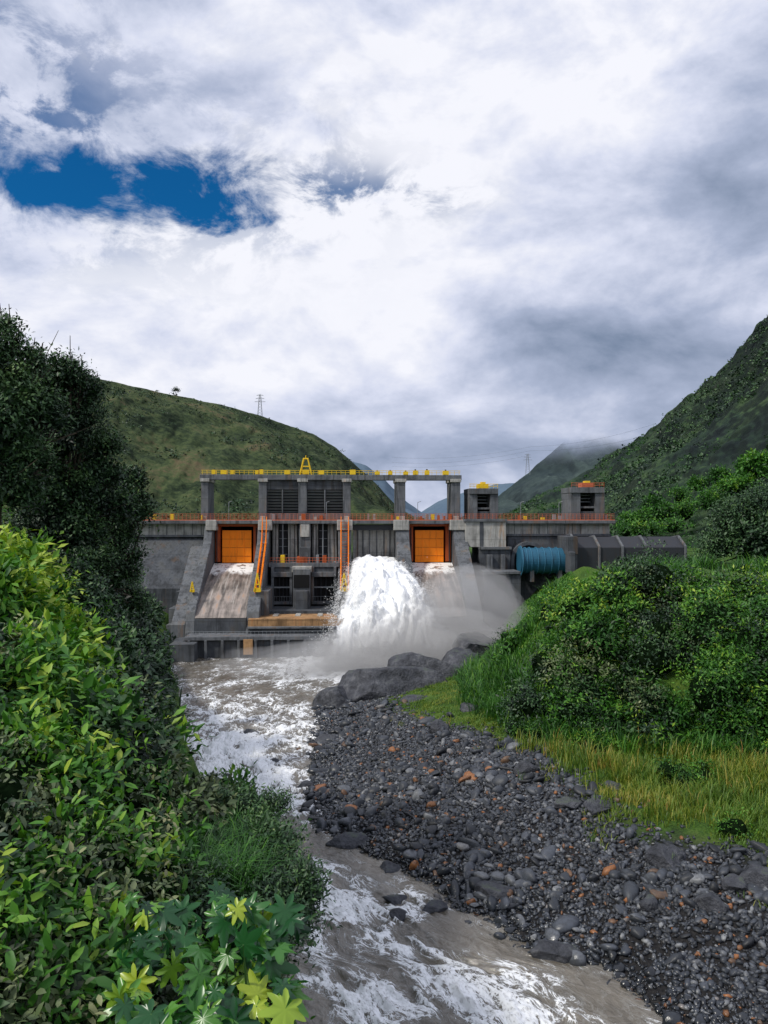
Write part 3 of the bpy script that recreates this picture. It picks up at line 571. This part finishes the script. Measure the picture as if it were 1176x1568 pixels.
for a,b,ga,gb in ((331,398,342,386),(625,692,636,680)):
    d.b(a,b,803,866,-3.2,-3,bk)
    d.b(ga,gb,812,861,-0.4,0.4,oB)
    for i in range(3): d.b(ga,gb,825+i*13,825.5+i*13,0.4,0.46,oD)
    for i in (1,2,3): x=ga+(gb-ga)*i/4;d.b(x-.4,x+.4,816,858,0.41,0.47,oB)
    d.b(a+1,ga-3,806,860,-1.6,0.6,oD);d.b(gb+3,b-1,806,860,-1.6,0.6,oD)
    d.b(a+1,b-1,802.5,806,-1.6,1.2,oD)
    for x in (a+4,b-4): d.tube((U(x),-.7,Zz(808)),(U(x),-.7,Zz(860)),.1,sD)
    d.b(a+3,b-3,863,866,-1,0.5,cP)
d.b(540,604,806,862,-1.5,-1.0,cP)
for x in (548,556,566,577,588,597): d.b(x-.8,x+.8,812,858,-1.0,-0.8,cM)
d.b(539,605,803,812,-1,1.2,sD)
d.obj('spillway_gates',dam,0.02)
d=DM()
d.b(415,518,797,975,-4,-1.5,cD)
for a,b in ((415,458),(476,518)):
    w=b-a
    for f0,f1 in ((0.06,0.26),(0.62,0.94)): d.b(a+w*f0,a+w*f1,802,862,-1.5,0.6,cP)
    d.b(a+w*0.3,a+w*0.6,800,862,-1.5,-1.2,sD)
    for k in range(4): d.b(a+w*.3,a+w*.6,812+k*12,813.2+k*12,-1.2,-1.0,gP)
    d.tube((U(a+w*.45),-1.2,Zz(800)),(U(a+w*.45),-1.2,Zz(862)),0.12,gP)
    for f in (.1,.2,.7,.85): d.tube((U(a+w*f),-.7,Zz(803)),(U(a+w*f),-.7,Zz(861)),0.06,sD)
d.b(458,476,797,866,-1.5,2.0,cM);d.b(460,474,801,822,2,2.3,cP)
d.b(459,475,838,866,2,4.2,cM)
d.b(412,520,862,868,-1.5,5.2,cM)
for k,x in enumerate(np.linspace(414,519,22)): d.tube((U(x,5.2),-5.1,Zz(862,5.2)),(U(x,5.2),-5.1,Zz(854,5.2)),0.035,oR)
d.tube((U(414,5.2),-5.1,Zz(854,5.2)),(U(519,5.2),-5.1,Zz(854,5.2)),0.045,oR);d.tube((U(414,5.2),-5.1,Zz(858,5.2)),(U(519,5.2),-5.1,Zz(858,5.2)),0.035,oR)
for x0_,x1_,y0_,y1_,mm in ((455,472,852,862,oD),(430,436,850,862,yP),(494,500,851,862,oD),(484,488,850,862,gP)): d.b(x0_,x1_,y0_,y1_,2.2,4.2,mm)
for a,b in ((414,449),(475,516)):
    d.b(a+2,b-1,868,944,-1,5.0,cD)
    d.b(a+4,b-4,884,920,5.0,5.2,bk);d.b(a+2,b-1,876,883,5,6.2,cM);d.b(a+3,b-3,898,900,5.2,5.6,gP)
    d.b(a+2,b-1,921,925,5,6.4,cM);d.b(a+2,a+6,868,922,5,6.0,cM);d.b(b-5,b-1,868,922,5,6.0,cM)
    for q in range(4): x=a+9+q*(b-a-18)/3;d.tube((U(x,5.3),-5.35,Zz(884,5.3)),(U(x,5.3),-5.35,Zz(920,5.3)),0.07,sD)
    for x in np.linspace(a+3,b-2,9): d.tube((U(x,6.3),-6.2,Zz(921,6.3)),(U(x,6.3),-6.2,Zz(913,6.3)),0.03,gP,n=4)
    d.tube((U(a+3,6.3),-6.2,Zz(913,6.3)),(U(b-2,6.3),-6.2,Zz(913,6.3)),0.035,gP,n=4)
d.b(449,475,872,944,-1,9,cM);d.b(453,471,905,944,9,11,cD);d.b(447,477,868,876,-1,8,cP);d.b(450,474,880,900,9,9.15,bk)
d.b(398,527,935,948,-1,13,cD)
d.b(392,412,905,948,0,15,cM);d.b(512,524,915,948,0,15,cM)
d.b(381,527,947,961,-1,19.0,cR);d.b(381,527,961.5,976,-1,19.4,cD);d.b(380,528,959.5,962,10,20,cM)
for k in range(5): d.b(384+k*34,392+k*34,942,947,13,16,cP)
d.obj('outlet_structure',dam,0.05)
d=DM()
d.b(285,540,974,979,5,22.5,cM);d.b(283,540,979,1010,5,22,cD);d.b(374,388,978,1001,20,22.8,cR)
for k in range(10): d.b(290+k*25,294+k*25,979,1008,22,22.6,cM)
d.b(628,760,968,1010,5,21,cD)
d.b(262,300,985,1012,4,25,cD);d.b(258,290,955,984,0,16,cM)
d.pr([(-4,Zz(800)),(0.5,Zz(800)),(0.5,Zz(821)),(9,Zz(900,9)),(9,-3),(-4,-3)],180,319,cD)
d.pr([(0.5,Zz(830)),(3.5,Zz(840,3.5)),(18,Zz(955,18)),(18,-3),(0.5,-3)],300,318,cM)
d.b(150,320,798,819,-4,1.0,cP);d.b(215,320,819,822,-4,1.3,cM)
for k in range(7): d.b(232+k*13,232.8+k*13,798,819,1.0,1.06,cD)
d.b(262,300,930,955,0,14,cM);d.b(272,300,905,930,0,12,cD)
for k in range(9): d.b(284-k*2.2,290-k*2.2,930+k*5,936+k*5,6,14.5+k*0.4,cP)
for x in np.linspace(290,534,42): d.tube((U(x,22.3),-22.3,Zz(974,22.5)),(U(x,22.3),-22.3,Zz(966,22.5)),0.03,gP,n=4)
d.tube((U(290,22.3),-22.3,Zz(966,22.5)),(U(534,22.3),-22.3,Zz(966,22.5)),0.035,gP,n=4)
d.obj('apron_and_wing_walls',dam,0.06)
d=DM()
d.b(714,777,797,838,-4,3.5,cP);d.b(712,779,795,799,-4,3.8,cM);d.b(736,742,799,838,3.5,3.56,cD)
d.b(736,786,838,842,-4,4.6,cM);d.b(736,784,842,975,-4,4.2,cD);d.b(748,756,850,960,4.2,5.0,cM);d.b(770,776,850,960,4.2,5.0,cM)
d.b(742,800,880,975,4.2,9,cD);d.b(742,800,876,880,4.2,9.4,cM)
d.pr([(-4,Zz(818)),(1,Zz(818)),(3,5),(-4,5)],777,940,cD)
d.b(777,940,798,818,-4,1.0,cP);d.b(777,940,818,821,-4,1.4,cM)
for k in range(9): d.b(790+k*13,790.8+k*13,798,818,1.0,1.06,cD)
cx=U(810,2)
d.obj('right_wing_walls',dam,0.06)
d=DM()
n=18;r0=2.6;r1=3.2;zc=Zz(858,3)
for i in range(n):
    a0=math.pi*i/n;a1=math.pi*(i+1)/n
    vs=[(cx+math.cos(a)*r,-v,zc+math.sin(a)*r) for v in (1.5,3.4) for a in (a0,a1) for r in (r0,r1)]
    d.add(vs,[(0,1,3,2),(4,6,7,5),(1,5,7,3),(0,2,6,4),(0,4,5,1),(2,3,7,6)],cM)
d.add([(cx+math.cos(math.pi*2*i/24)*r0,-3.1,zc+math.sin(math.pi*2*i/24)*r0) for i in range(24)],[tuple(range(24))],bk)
d.box(cx-r1,cx-r0,-1.5,-3.4,4,zc,cM)
d.obj('tunnel_portal',dam,0)
d=DM()
d.b(120,950,797,802,-6.5,2.4,cM)
d.obj('deck_slab',dam,0.05)
d=DM()
zr=Zz(797,2.2);v=2.2
for x in np.arange(150,948,6.0): d.tube((U(x,v),-v,zr),(U(x,v),-v,zr+1.15),0.045,oR,n=4)
for hz in (1.15,0.8,0.45): d.tube((U(150,v),-v,zr+hz),(U(948,v),-v,zr+hz),0.045,oR,n=4)
d.b(150,948,795.5,797,2.05,2.3,oR)
for x in range(240,940,9):
    if rng.random()<.35: w=rng.uniform(1,3);d.box(U(x-w),U(x+w),-.5,.3,zr,zr+rng.uniform(.5,1.3),[gP,oD,yP,cP][rng.integers(4)])
for x in (352,500,640,800,860): d.tube((U(x,1),-1,zr),(U(x,1),-1,zr+3.2),.05,gP,n=5);d.tube((U(x,1),-1,zr+3.2),(U(x+5,1),-1.3,zr+3.4),.05,gP,n=5)
d.obj('railing',dam)
d=DM()
PL=((310,321),(397,409),(457,470),(525,537),(607,621),(692,706))
for a,b in PL:
    d.b(a,b,735,797,-6,0,cM);d.b(a-1.5,b+1.5,733,738,-6.2,0.3,cP);d.b(a+2,b-2,790,796,0,0.15,cP)
d.b(308,708,727,735,-1.8,0.2,cM);d.b(308,708,727,735,-6.2,-4.6,cD);
for a,b in ((409,457),(470,525)):
    d.b(a,b,735,750,-3,-0.4,cD)
    d.b(a,b,750,786,-3.4,-3.2,bk)
    for k in range(8): 
        z=751+k*4.5;d.add([(U(a),0.5,Zz(z)),(U(b),0.5,Zz(z)),(U(b),1.1,Zz(z+3)),(U(a),1.1,Zz(z+3))],[(0,1,2,3)],gP)
    d.b(a,b,786,797,-3,-0.3,cM)
    d.b((a+b)/2-1,(a+b)/2+1,750,786,-0.5,-0.2,cM)
d.obj('gate_hoist_frame',dam,0.05)
d=DM()
zt=Zz(727)
for x in np.arange(312,706,7.0): d.tube((U(x),0,zt),(U(x),0,zt+0.75),0.04,yP,n=4)
for hz in (0.4,0.75): d.tube((U(310),0,zt+hz),(U(706),0,zt+hz),0.045,yP,n=4)
for x in (329,344,357,394,401,440,492,540,578,598,622,637,655,684):
    w=rng.uniform(4,9);h=rng.uniform(.6,.95);d.box(U(x-w/2),U(x+w/2),-.1,1.6,zt+.05,zt+h,yP);d.tube((U(x),0.9,zt+h),(U(x),0.9,zt+h+.25),0.15,sD)
for sx in (-9,9):
    for v in (0.6,2.2): d.tube((U(468+sx),v,zt),(U(468+sx*.35),v if v<1 else 1.4,zt+2.9),0.13,yP)
d.tube((U(464),1,zt+2.9),(U(472),1,zt+2.9),0.14,yP);d.tube((U(461),.6,zt+1.5),(U(475),.6,zt+1.5),0.1,yP);d.tube((U(468),1,zt+2.9),(U(468),1,zt+3.5),0.08,yP)
d.box(U(463),U(473),.4,1.8,zt+.1,zt+.9,yP)
d.obj('hoists_and_handrail',dam)
def tower(x0,x1,yt,yb,top,name):
    d=DM();w=x1-x0
    d.b(x0,x0+w*.28,yt,yb,-5,1.2,cM);d.b(x1-w*.28,x1,yt,yb,-5,1.2,cM);d.b(x0,x1,yt-1.5,yt+7,-5,1.5,cM);d.b(x0+w*.28,x1-w*.28,yt+7,yb,-4,-3,bk)
    d.b(x0+w*.28,x1-w*.28,yt+28,yt+31,-3,0.8,cM);d.b(x0+w*.3,x1-w*.3,yb-14,yb,-2,0.9,cD)
    for k in range(3): d.b(x0+w*.28,x1-w*.28,yt+10+k*5,yt+12+k*5,-2,-1.5,gP)
    z=Zz(yt-1.5,1.5)
    for x in np.linspace(x0+1,x1-1,8): d.tube((U(x,1),-1,z),(U(x,1),-1,z+.8),0.04,top,n=4)
    d.tube((U(x0,1),-1,z+.8),(U(x1,1),-1,z+.8),0.05,top);d.tube((U(x0,1),-1,z+.4),(U(x1,1),-1,z+.4),0.05,top)
    d.box(U(x0+w*.3),U(x1-w*.35),-.5,2,z+.05,z+.8,top);d.box(U(x0+w*.4),U(x0+w*.55),-.4,1,z+.8,z+1.2,yP)
    d.obj(name,dam,0.04)
tower(720,765,749,797,yP,'intake_tower');tower(879,932,747,797,oR,'intake_tower_far')
d=DM()
def stair(xc,w,pts):
    u0,u1=U(xc-w),U(xc+w)
    for (va,za),(vb,zb) in zip(pts[:-1],pts[1:]):
        L=math.hypot(vb-va,zb-za);n=max(2,int(L/0.45))
        for u in (u0,u1):
            d.tube((u,-va,za+.05),(u,-vb,zb+.05),0.11,oB);d.tube((u,-va,za+1.0),(u,-vb,zb+1.0),0.06,oB);d.tube((u,-va,za+.55),(u,-vb,zb+.55),0.04,oB)
        for i in range(n+1):
            t=i/n;v=va+(vb-va)*t;z=za+(zb-za)*t;d.box(u0,u1,-v-.14,-v+.14,z,z+.05,oD)
            if i%3==0:
                for u in (u0,u1): d.tube((u,-v,z),(u,-v,z+1.0),0.05,oB)
        d.box(u0,u1,-vb-.6,-vb+.6,zb-.02,zb+.06,oD)
stair(409,3.0,[(3.4,Zz(800,3)),(4.6,Zz(832,4.6)),(14.2,Zz(908,14.2))])
stair(528,5.5,[(3.3,Zz(800,3.3)),(5.6,Zz(868,5.6)),(11,Zz(905,11))])
for x,y,v in ((395,905,15.2),(527,905,14),(297,905,15)):
    s=.55 if x==297 else 1
    z=Zz(y,v)
    for sx in (-5*s,5*s): d.tube((U(x+sx,v),-v,z),(U(x,v),-v,z+2.9*s),0.12,yP)
    d.tube((U(x-3*s,v),-v,z+1.1*s),(U(x+3*s,v),-v,z+1.1*s),0.09,yP);d.box(U(x-5*s,v),U(x+5*s,v),-v,-v+.8,z-.1,z+.5*s,yP)
d.obj('stairs',dam)
pe=empty('penstock_pipe',(X0,137,0),TH)
d=DM();za=Zz(858,3.0);R=2.2
vs=[];n=32
for x in (797,880):
    for i in range(n): a=2*math.pi*i/n;vs.append((U(x,5.5),-5.5+math.cos(a)*R,za+math.sin(a)*R))
d.add(vs,[(i,(i+1)%n,n+(i+1)%n,n+i) for i in range(n)]+[tuple(range(n)),tuple(range(n,2*n))],bP)
for x in (799,806,813,823,833,844,855,866):
    rr=R+(.4 if x==799 else .16);vs=[]
    for xx in (x-.6,x+.6):
        for i in range(n): a=2*math.pi*i/n;vs.append((U(xx,5.5),-5.5+math.cos(a)*rr,za+math.sin(a)*rr))
    d.add(vs,[(i,(i+1)%n,n+(i+1)%n,n+i) for i in range(n)]+[tuple(range(n)),tuple(range(n,2*n))],bL)
for x in (818,862): d.b(x-3,x+3,874,892,4,7,cM)
d.obj('pipe',pe,0,False)
d=DM()
for k,(a,b) in enumerate(((874,888),(888,925),(925,962),(962,1000),(1000,1062))):
    y0=820+(3 if k else 0)
    V0=8;pz=[(2,Zz(880,V0)),(2,Zz(y0+2,2)),(5,Zz(y0,V0)),(8,Zz(y0+16,V0)),(8,Zz(882,V0))]
    d.pr(pz,a,b-1.5,sD,V0)
    d.pr([(p-.3 if p<4 else p+.3,q+.25) for p,q in pz],b-3.5,b,cM,V0)
d.b(874,890,822,850,3,9.5,cD);d.b(878,886,846,880,8,11,cD)
d.obj('pipe_cover',pe,0.08)
# waterfall
m_wf,g=mat('white_water_mat');pos=g.n('ShaderNodeNewGeometry').outputs['Position']
a=g.noise(g.scale(pos,(1.6,.8,.3)),1.0,7,0.65,.3);b=g.noise(pos,2.4,6,.7)
p=fin(g,g.ramp(a,[(0.3,(0.74,0.77,0.80)),(0.5,(0.92,0.93,0.94))]),0.9,g.m('ADD',a,g.m('MULTIPLY',b,.5)),0.28,0.3,0.1)
ed=g.n('ShaderNodeAttribute',attribute_name='edge').outputs['Fac']
al=g.mr(g.m('ADD',ed,g.m('MULTIPLY',g.m('SUBTRACT',g.noise(pos,1.6,6,.7),.5),.9)),0.05,0.5)
tr=g.n('ShaderNodeBsdfTransparent');mx=g.n('ShaderNodeMixShader',{0:al,1:tr.outputs[0],2:p.outputs[0]});g.set(g.out.inputs[0],mx.outputs[0])
m_sp,g=mat('spray_mat');fin(g,(.9,.91,.92),.9)
wf=empty('waterfall',(X0,137,0),TH)
nv,nu=150,90
XLs=[540,533,522,512,488];XRs=[607,624,652,678,722]
def sheet(seed,grow,lumpk,raise_,edk):
    t=np.linspace(0,1,nv)[:,None];s=np.linspace(0,1,nu)[None]
    vv=0.6+26*t;yl=np.interp(t,[0,.25,.6,.85,1],[856,874,916,956,1018])
    xl=np.interp(t,[0,.3,.6,.85,1],XLs)-grow*t*8;xr2=np.interp(t,[0,.3,.6,.85,1],XRs)+grow*t*8
    px_=xl+(xr2-xl)*s
    Uw=(px_-530)*K*(137-vv)/137;Zw=CAMZ+(790-yl)*K*(137-vv)/137
    prf=np.sin(np.pi*s)**0.22
    bul=(0.3+raise_*np.sin(np.pi*np.clip(t*1.1,0,1))**1.0)*prf
    n1=fbm(Uw*.5,vv*.28,seed=seed,o=6,r=.5)-.5;n2=fbm(Uw*1.6,vv*.8,seed=seed+2,o=4,r=.5)-.5
    lum=((0.7+3.2*t)*n1+(0.15+0.6*t)*n2)*lumpk
    Vf=vv+bul*.8+lum*.6+0*s;Zf=Zw+bul+lum-(1-prf)*t*1.5;Uf=Uw+(fbm(vv*.4+0*s,Uw*.3,seed=seed+4)-.5)*2.2*t
    edge=np.minimum(np.minimum(s,1-s)*edk+0*t,(1-t)*7+0*s)
    np_mesh('water_sheet',np.stack([Uf,-Vf,Zf],-1),grid_faces(nv,nu),m_wf,{'edge':edge},True,wf)
sheet(71,0,1,1.5,4.5);sheet(171,1.0,1.5,2.3,1.8);sheet(271,2.2,1.9,1.8,1.0)
n=4500;t_=rng.random(n)**.5;vvp=0.6+26*t_;yp=np.interp(t_,[0,.25,.6,.85,1],[858,880,925,965,1018]);xa=np.interp(t_,[0,.3,.6,.85,1],XLs);xb=np.interp(t_,[0,.3,.6,.85,1],XRs)
side=rng.random(n);px_=np.where(side<.35,xa-rng.exponential(1+6*t_),np.where(side<.7,xb+rng.exponential(1+9*t_),xa+(xb-xa)*rng.random(n)))
yy_=yp-rng.exponential(2+8*t_,n)-8*np.sin(np.pi*t_);vvp=vvp+rng.uniform(0,2.5,n)
P=np.stack([(px_-530)*K*(137-vvp)/137,-vvp,CAMZ+(790-yy_)*K*(137-vvp)/137],-1)
iv,jf=ico(1);s_=rng.uniform(.02,.055,n);M=np.einsum('nij,nj->nij',rotm(n),np.stack([s_,s_*.7,s_*1.3],-1))
inst('spray',iv,jf,P,M,np.zeros(n),m_sp,wf,True)
# mist: nested homogeneous scattering volumes
mist_m={}
def mist(px,py,Y,r,den,seed,parts=4):
    e=empty('mist')
    for i in range(parts):
        f_=1-i*0.2
        v,f=ico(4);rr=1+0.9*(fbm(v[:,0]*1.5+seed*7+i,v[:,1]*1.5,v[:,2]*1.5+5,o=4,seed=seed+i)-.5)
        V=v*rr[:,None]*np.array(r)*f_+W(px,py,Y)+rng.normal(size=3)*np.array(r)*.10
        if den not in mist_m:
            m=bpy.data.materials.new('mist_mat');m.use_nodes=True;g=G(m.node_tree);out=g.n('ShaderNodeOutputMaterial')
            vs=g.n('ShaderNodeVolumeScatter',{'Color':(1,1,1,1),'Density':den,'Anisotropy':-0.3});g.set(out.inputs['Volume'],vs.outputs[0])
            mist_m[den]=m
        np_mesh('puff_%d'%i,V,f,mist_m[den],None,True,e)
mist(620,1000,105,(15,6,5.6),0.085,1)
mist(705,955,110,(10,5,8.0),0.055,2)
mist(490,1018,102,(13,6,2.8),0.05,3)
# ------------------------------------------------------------ power lines
def pylon(px,pyb,Y,h):
    mb=MB();p=W(px,pyb,Y);w=h*.11
    for sx in (-1,1):
        for sy in (-1,1): mb.tube(p+[sx*w,sy*w,-1],p+[sx*w*.25,sy*w*.25,h],0.09,gP,n=4)
    for i in range(8):
        a=i/8;b=(i+1)/8;wa=w*(1-.75*a);wb=w*(1-.75*b)
        mb.tube(p+[-wa,-wa,h*a],p+[wb,-wb,h*b],0.05,gP,n=3);mb.tube(p+[wa,-wa,h*a],p+[-wb,-wb,h*b],0.05,gP,n=3)
    for f,l in ((.68,.24),(.82,.19),(.96,.15)): mb.tube(p+[-h*l,0,h*f],p+[h*l,0,h*f],0.08,gP,n=4);mb.tube(p+[-h*l,0,h*f],p+[0,0,h*(f+.06)],0.05,gP,n=3);mb.tube(p+[h*l,0,h*f],p+[0,0,h*(f+.06)],0.05,gP,n=3)
    mb.obj('transmission_tower');return p
pylon(398,639,320,9.5);pylon(808,724,450,11)
mb=MB()
for a,b,sg in (((600,700,500),(812,684,450),6),((600,708,500),(812,690,450),6),((600,714,500),(812,697,450),6),((812,684,450),(1000,650,400),5),((812,690,450),(1000,664,400),5)):
    A_=W(*a);B_=W(*b);pr=A_
    for i in range(1,17):
        t=i/16;q=A_+(B_-A_)*t;q[2]-=4*sg*.5*t*(1-t);mb.tube(pr,q,0.045,gP,n=3);pr=q
mb.obj('power_lines')
# ------------------------------------------------------------ sky
w=bpy.data.worlds.new('World');scene.world=w;w.use_nodes=True;g=G(w.node_tree);out=g.n('ShaderNodeOutputWorld')
sky=g.n('ShaderNodeTexSky',sky_type='NISHITA');sky.sun_disc=False
dv=g.n('ShaderNodeTexCoord').outputs['Generated'];sp=g.n('ShaderNodeSeparateXYZ',{0:dv})
az=g.m('ARCTAN2',sp.outputs[0],sp.outputs[1]);el=g.m('ARCSINE',sp.outputs[2])
nz=lambda sx,sy,off,sc,de,ro,di,dy=0.0:g.noise(g.n('ShaderNodeCombineXYZ',{0:g.m('MULTIPLY_ADD',az,sx,off),1:g.m('MULTIPLY_ADD',el,sy,dy),2:off}).outputs[0],sc,de,ro,di)
wA=nz(1,1.6,3.1,4.0,4,.6,0);wB=nz(1,1.6,8.7,4.0,4,.6,0)
azw=g.m('MULTIPLY_ADD',g.m('SUBTRACT',wA,.5),.16,az);elw=g.m('MULTIPLY_ADD',g.m('SUBTRACT',wB,.5),.12,el)
def blob(px,py,rx,ry,rot=0):
    a0=math.atan((px-CX)/F);e0=math.atan((HZ-py)/F*math.cos(a0))
    dx=g.m('SUBTRACT',azw,a0);dy=g.m('SUBTRACT',elw,e0)
    if rot:
        c,s=math.cos(rot),math.sin(rot)
        dx,dy=g.m('ADD',g.m('MULTIPLY',dx,c),g.m('MULTIPLY',dy,s)),g.m('SUBTRACT',g.m('MULTIPLY',dy,c),g.m('MULTIPLY',dx,s))
    dx=g.m('MULTIPLY',dx,F/rx);dy=g.m('MULTIPLY',dy,F/ry)
    return g.m('MULTIPLY_ADD',dx,dx,g.m('MULTIPLY',dy,dy))
def gs(px,py,rx,ry,wt,rot=0): return g.m('MULTIPLY',g.m('EXPONENT',g.m('MULTIPLY',blob(px,py,rx,ry,rot),-1.0)),wt)
Bv=None
for a in [(350,420,280,110,.22),(560,240,260,120,.12),(860,90,300,120,.18),(300,570,260,55,.12),(640,420,160,100,.16),
          (1010,545,240,58,-.36),(800,480,115,42,-.26,-.3),(1130,250,140,140,-.34),(1010,340,150,50,-.08),(680,705,330,40,-.30),(420,625,220,25,-.08),(60,60,180,120,-.12),(930,650,200,50,-.16),(240,140,140,50,-.12)]:
    q=gs(*a);Bv=q if Bv is None else g.m('ADD',Bv,q)
d1=nz(1,1.7,0,4.2,7,.58,.2);d2=nz(1,1.7,0,4.2,7,.58,.2,.035)
Bv=g.m('ADD',Bv,.82);Bv=g.m('MULTIPLY_ADD',g.m('SUBTRACT',d1,.5),.68,Bv)
Bv=g.m('MULTIPLY_ADD',g.m('SUBTRACT',d1,d2),.70,Bv)
cc=g.ramp(Bv,[(0.0,(0.10,0.15,0.25)),(0.3,(0.20,0.26,0.38)),(0.6,(0.42,0.48,0.64)),(0.82,(0.69,0.73,0.88)),(1,(0.92,0.93,1.0))])
hole=None
for a in [(205,262,200,62,.10),(335,300,90,34,.0),(80,262,100,44,0)]:
    q=g.m('SUBTRACT',1.0,blob(*a));hole=q if hole is None else g.m('MAXIMUM',hole,q)
hn=nz(1,1.5,1.3,10,9,.66,.3)
hole=g.m('MULTIPLY_ADD',g.m('SUBTRACT',.5,hn),4.6,hole)
hm=g.mr(hole,-0.5,0.9)
veil=g.m('ADD',gs(60,120,140,110,.5),g.m('ADD',gs(540,310,180,35,.7),gs(190,260,300,120,.5)))
vm=g.m('MULTIPLY',veil,g.mr(hn,0.56,0.42))
hm=g.m('MAXIMUM',hm,vm)
skc=g.mix(1.0,sky.outputs[0],(0.04,0.46,0.84),'MULTIPLY')
cl=g.mix(1.0,cc,(10,10,10),'MULTIPLY')
fc=g.mix(hm,cl,skc)
fc=g.mix(g.mr(el,-0.02,-0.12),fc,(0.6,0.8,0.7))
bg=g.n('ShaderNodeBackground',{'Color':fc,'Strength':0.1});g.set(out.inputs[0],bg.outputs[0])
sl=bpy.data.lights.new('sun','SUN');sl.energy=3.0;sl.angle=math.radians(7);sl.color=(1,.95,.86);so=link(bpy.data.objects.new('sun',sl))
sd=Vector((-0.60,-0.35,0.76));so.rotation_euler=sd.to_track_quat('Z','Y').to_euler()
sky.sun_rotation=math.atan2(sd.x,sd.y);sky.sun_elevation=math.asin(sd.z/sd.length)
# ------------------------------------------------------------ camera
cam=bpy.data.cameras.new('camera');cam.sensor_fit='VERTICAL';cam.sensor_height=36;cam.lens=36*F/1568;cam.clip_end=20000;cam.clip_start=.1
co=link(bpy.data.objects.new('camera',cam));co.location=(0,0,CAMZ);co.rotation_euler=(math.radians(90)+math.atan(6/F),0,0);scene.camera=co
scene.view_settings.view_transform='Standard';scene.view_settings.look='None';scene.view_settings.exposure=0
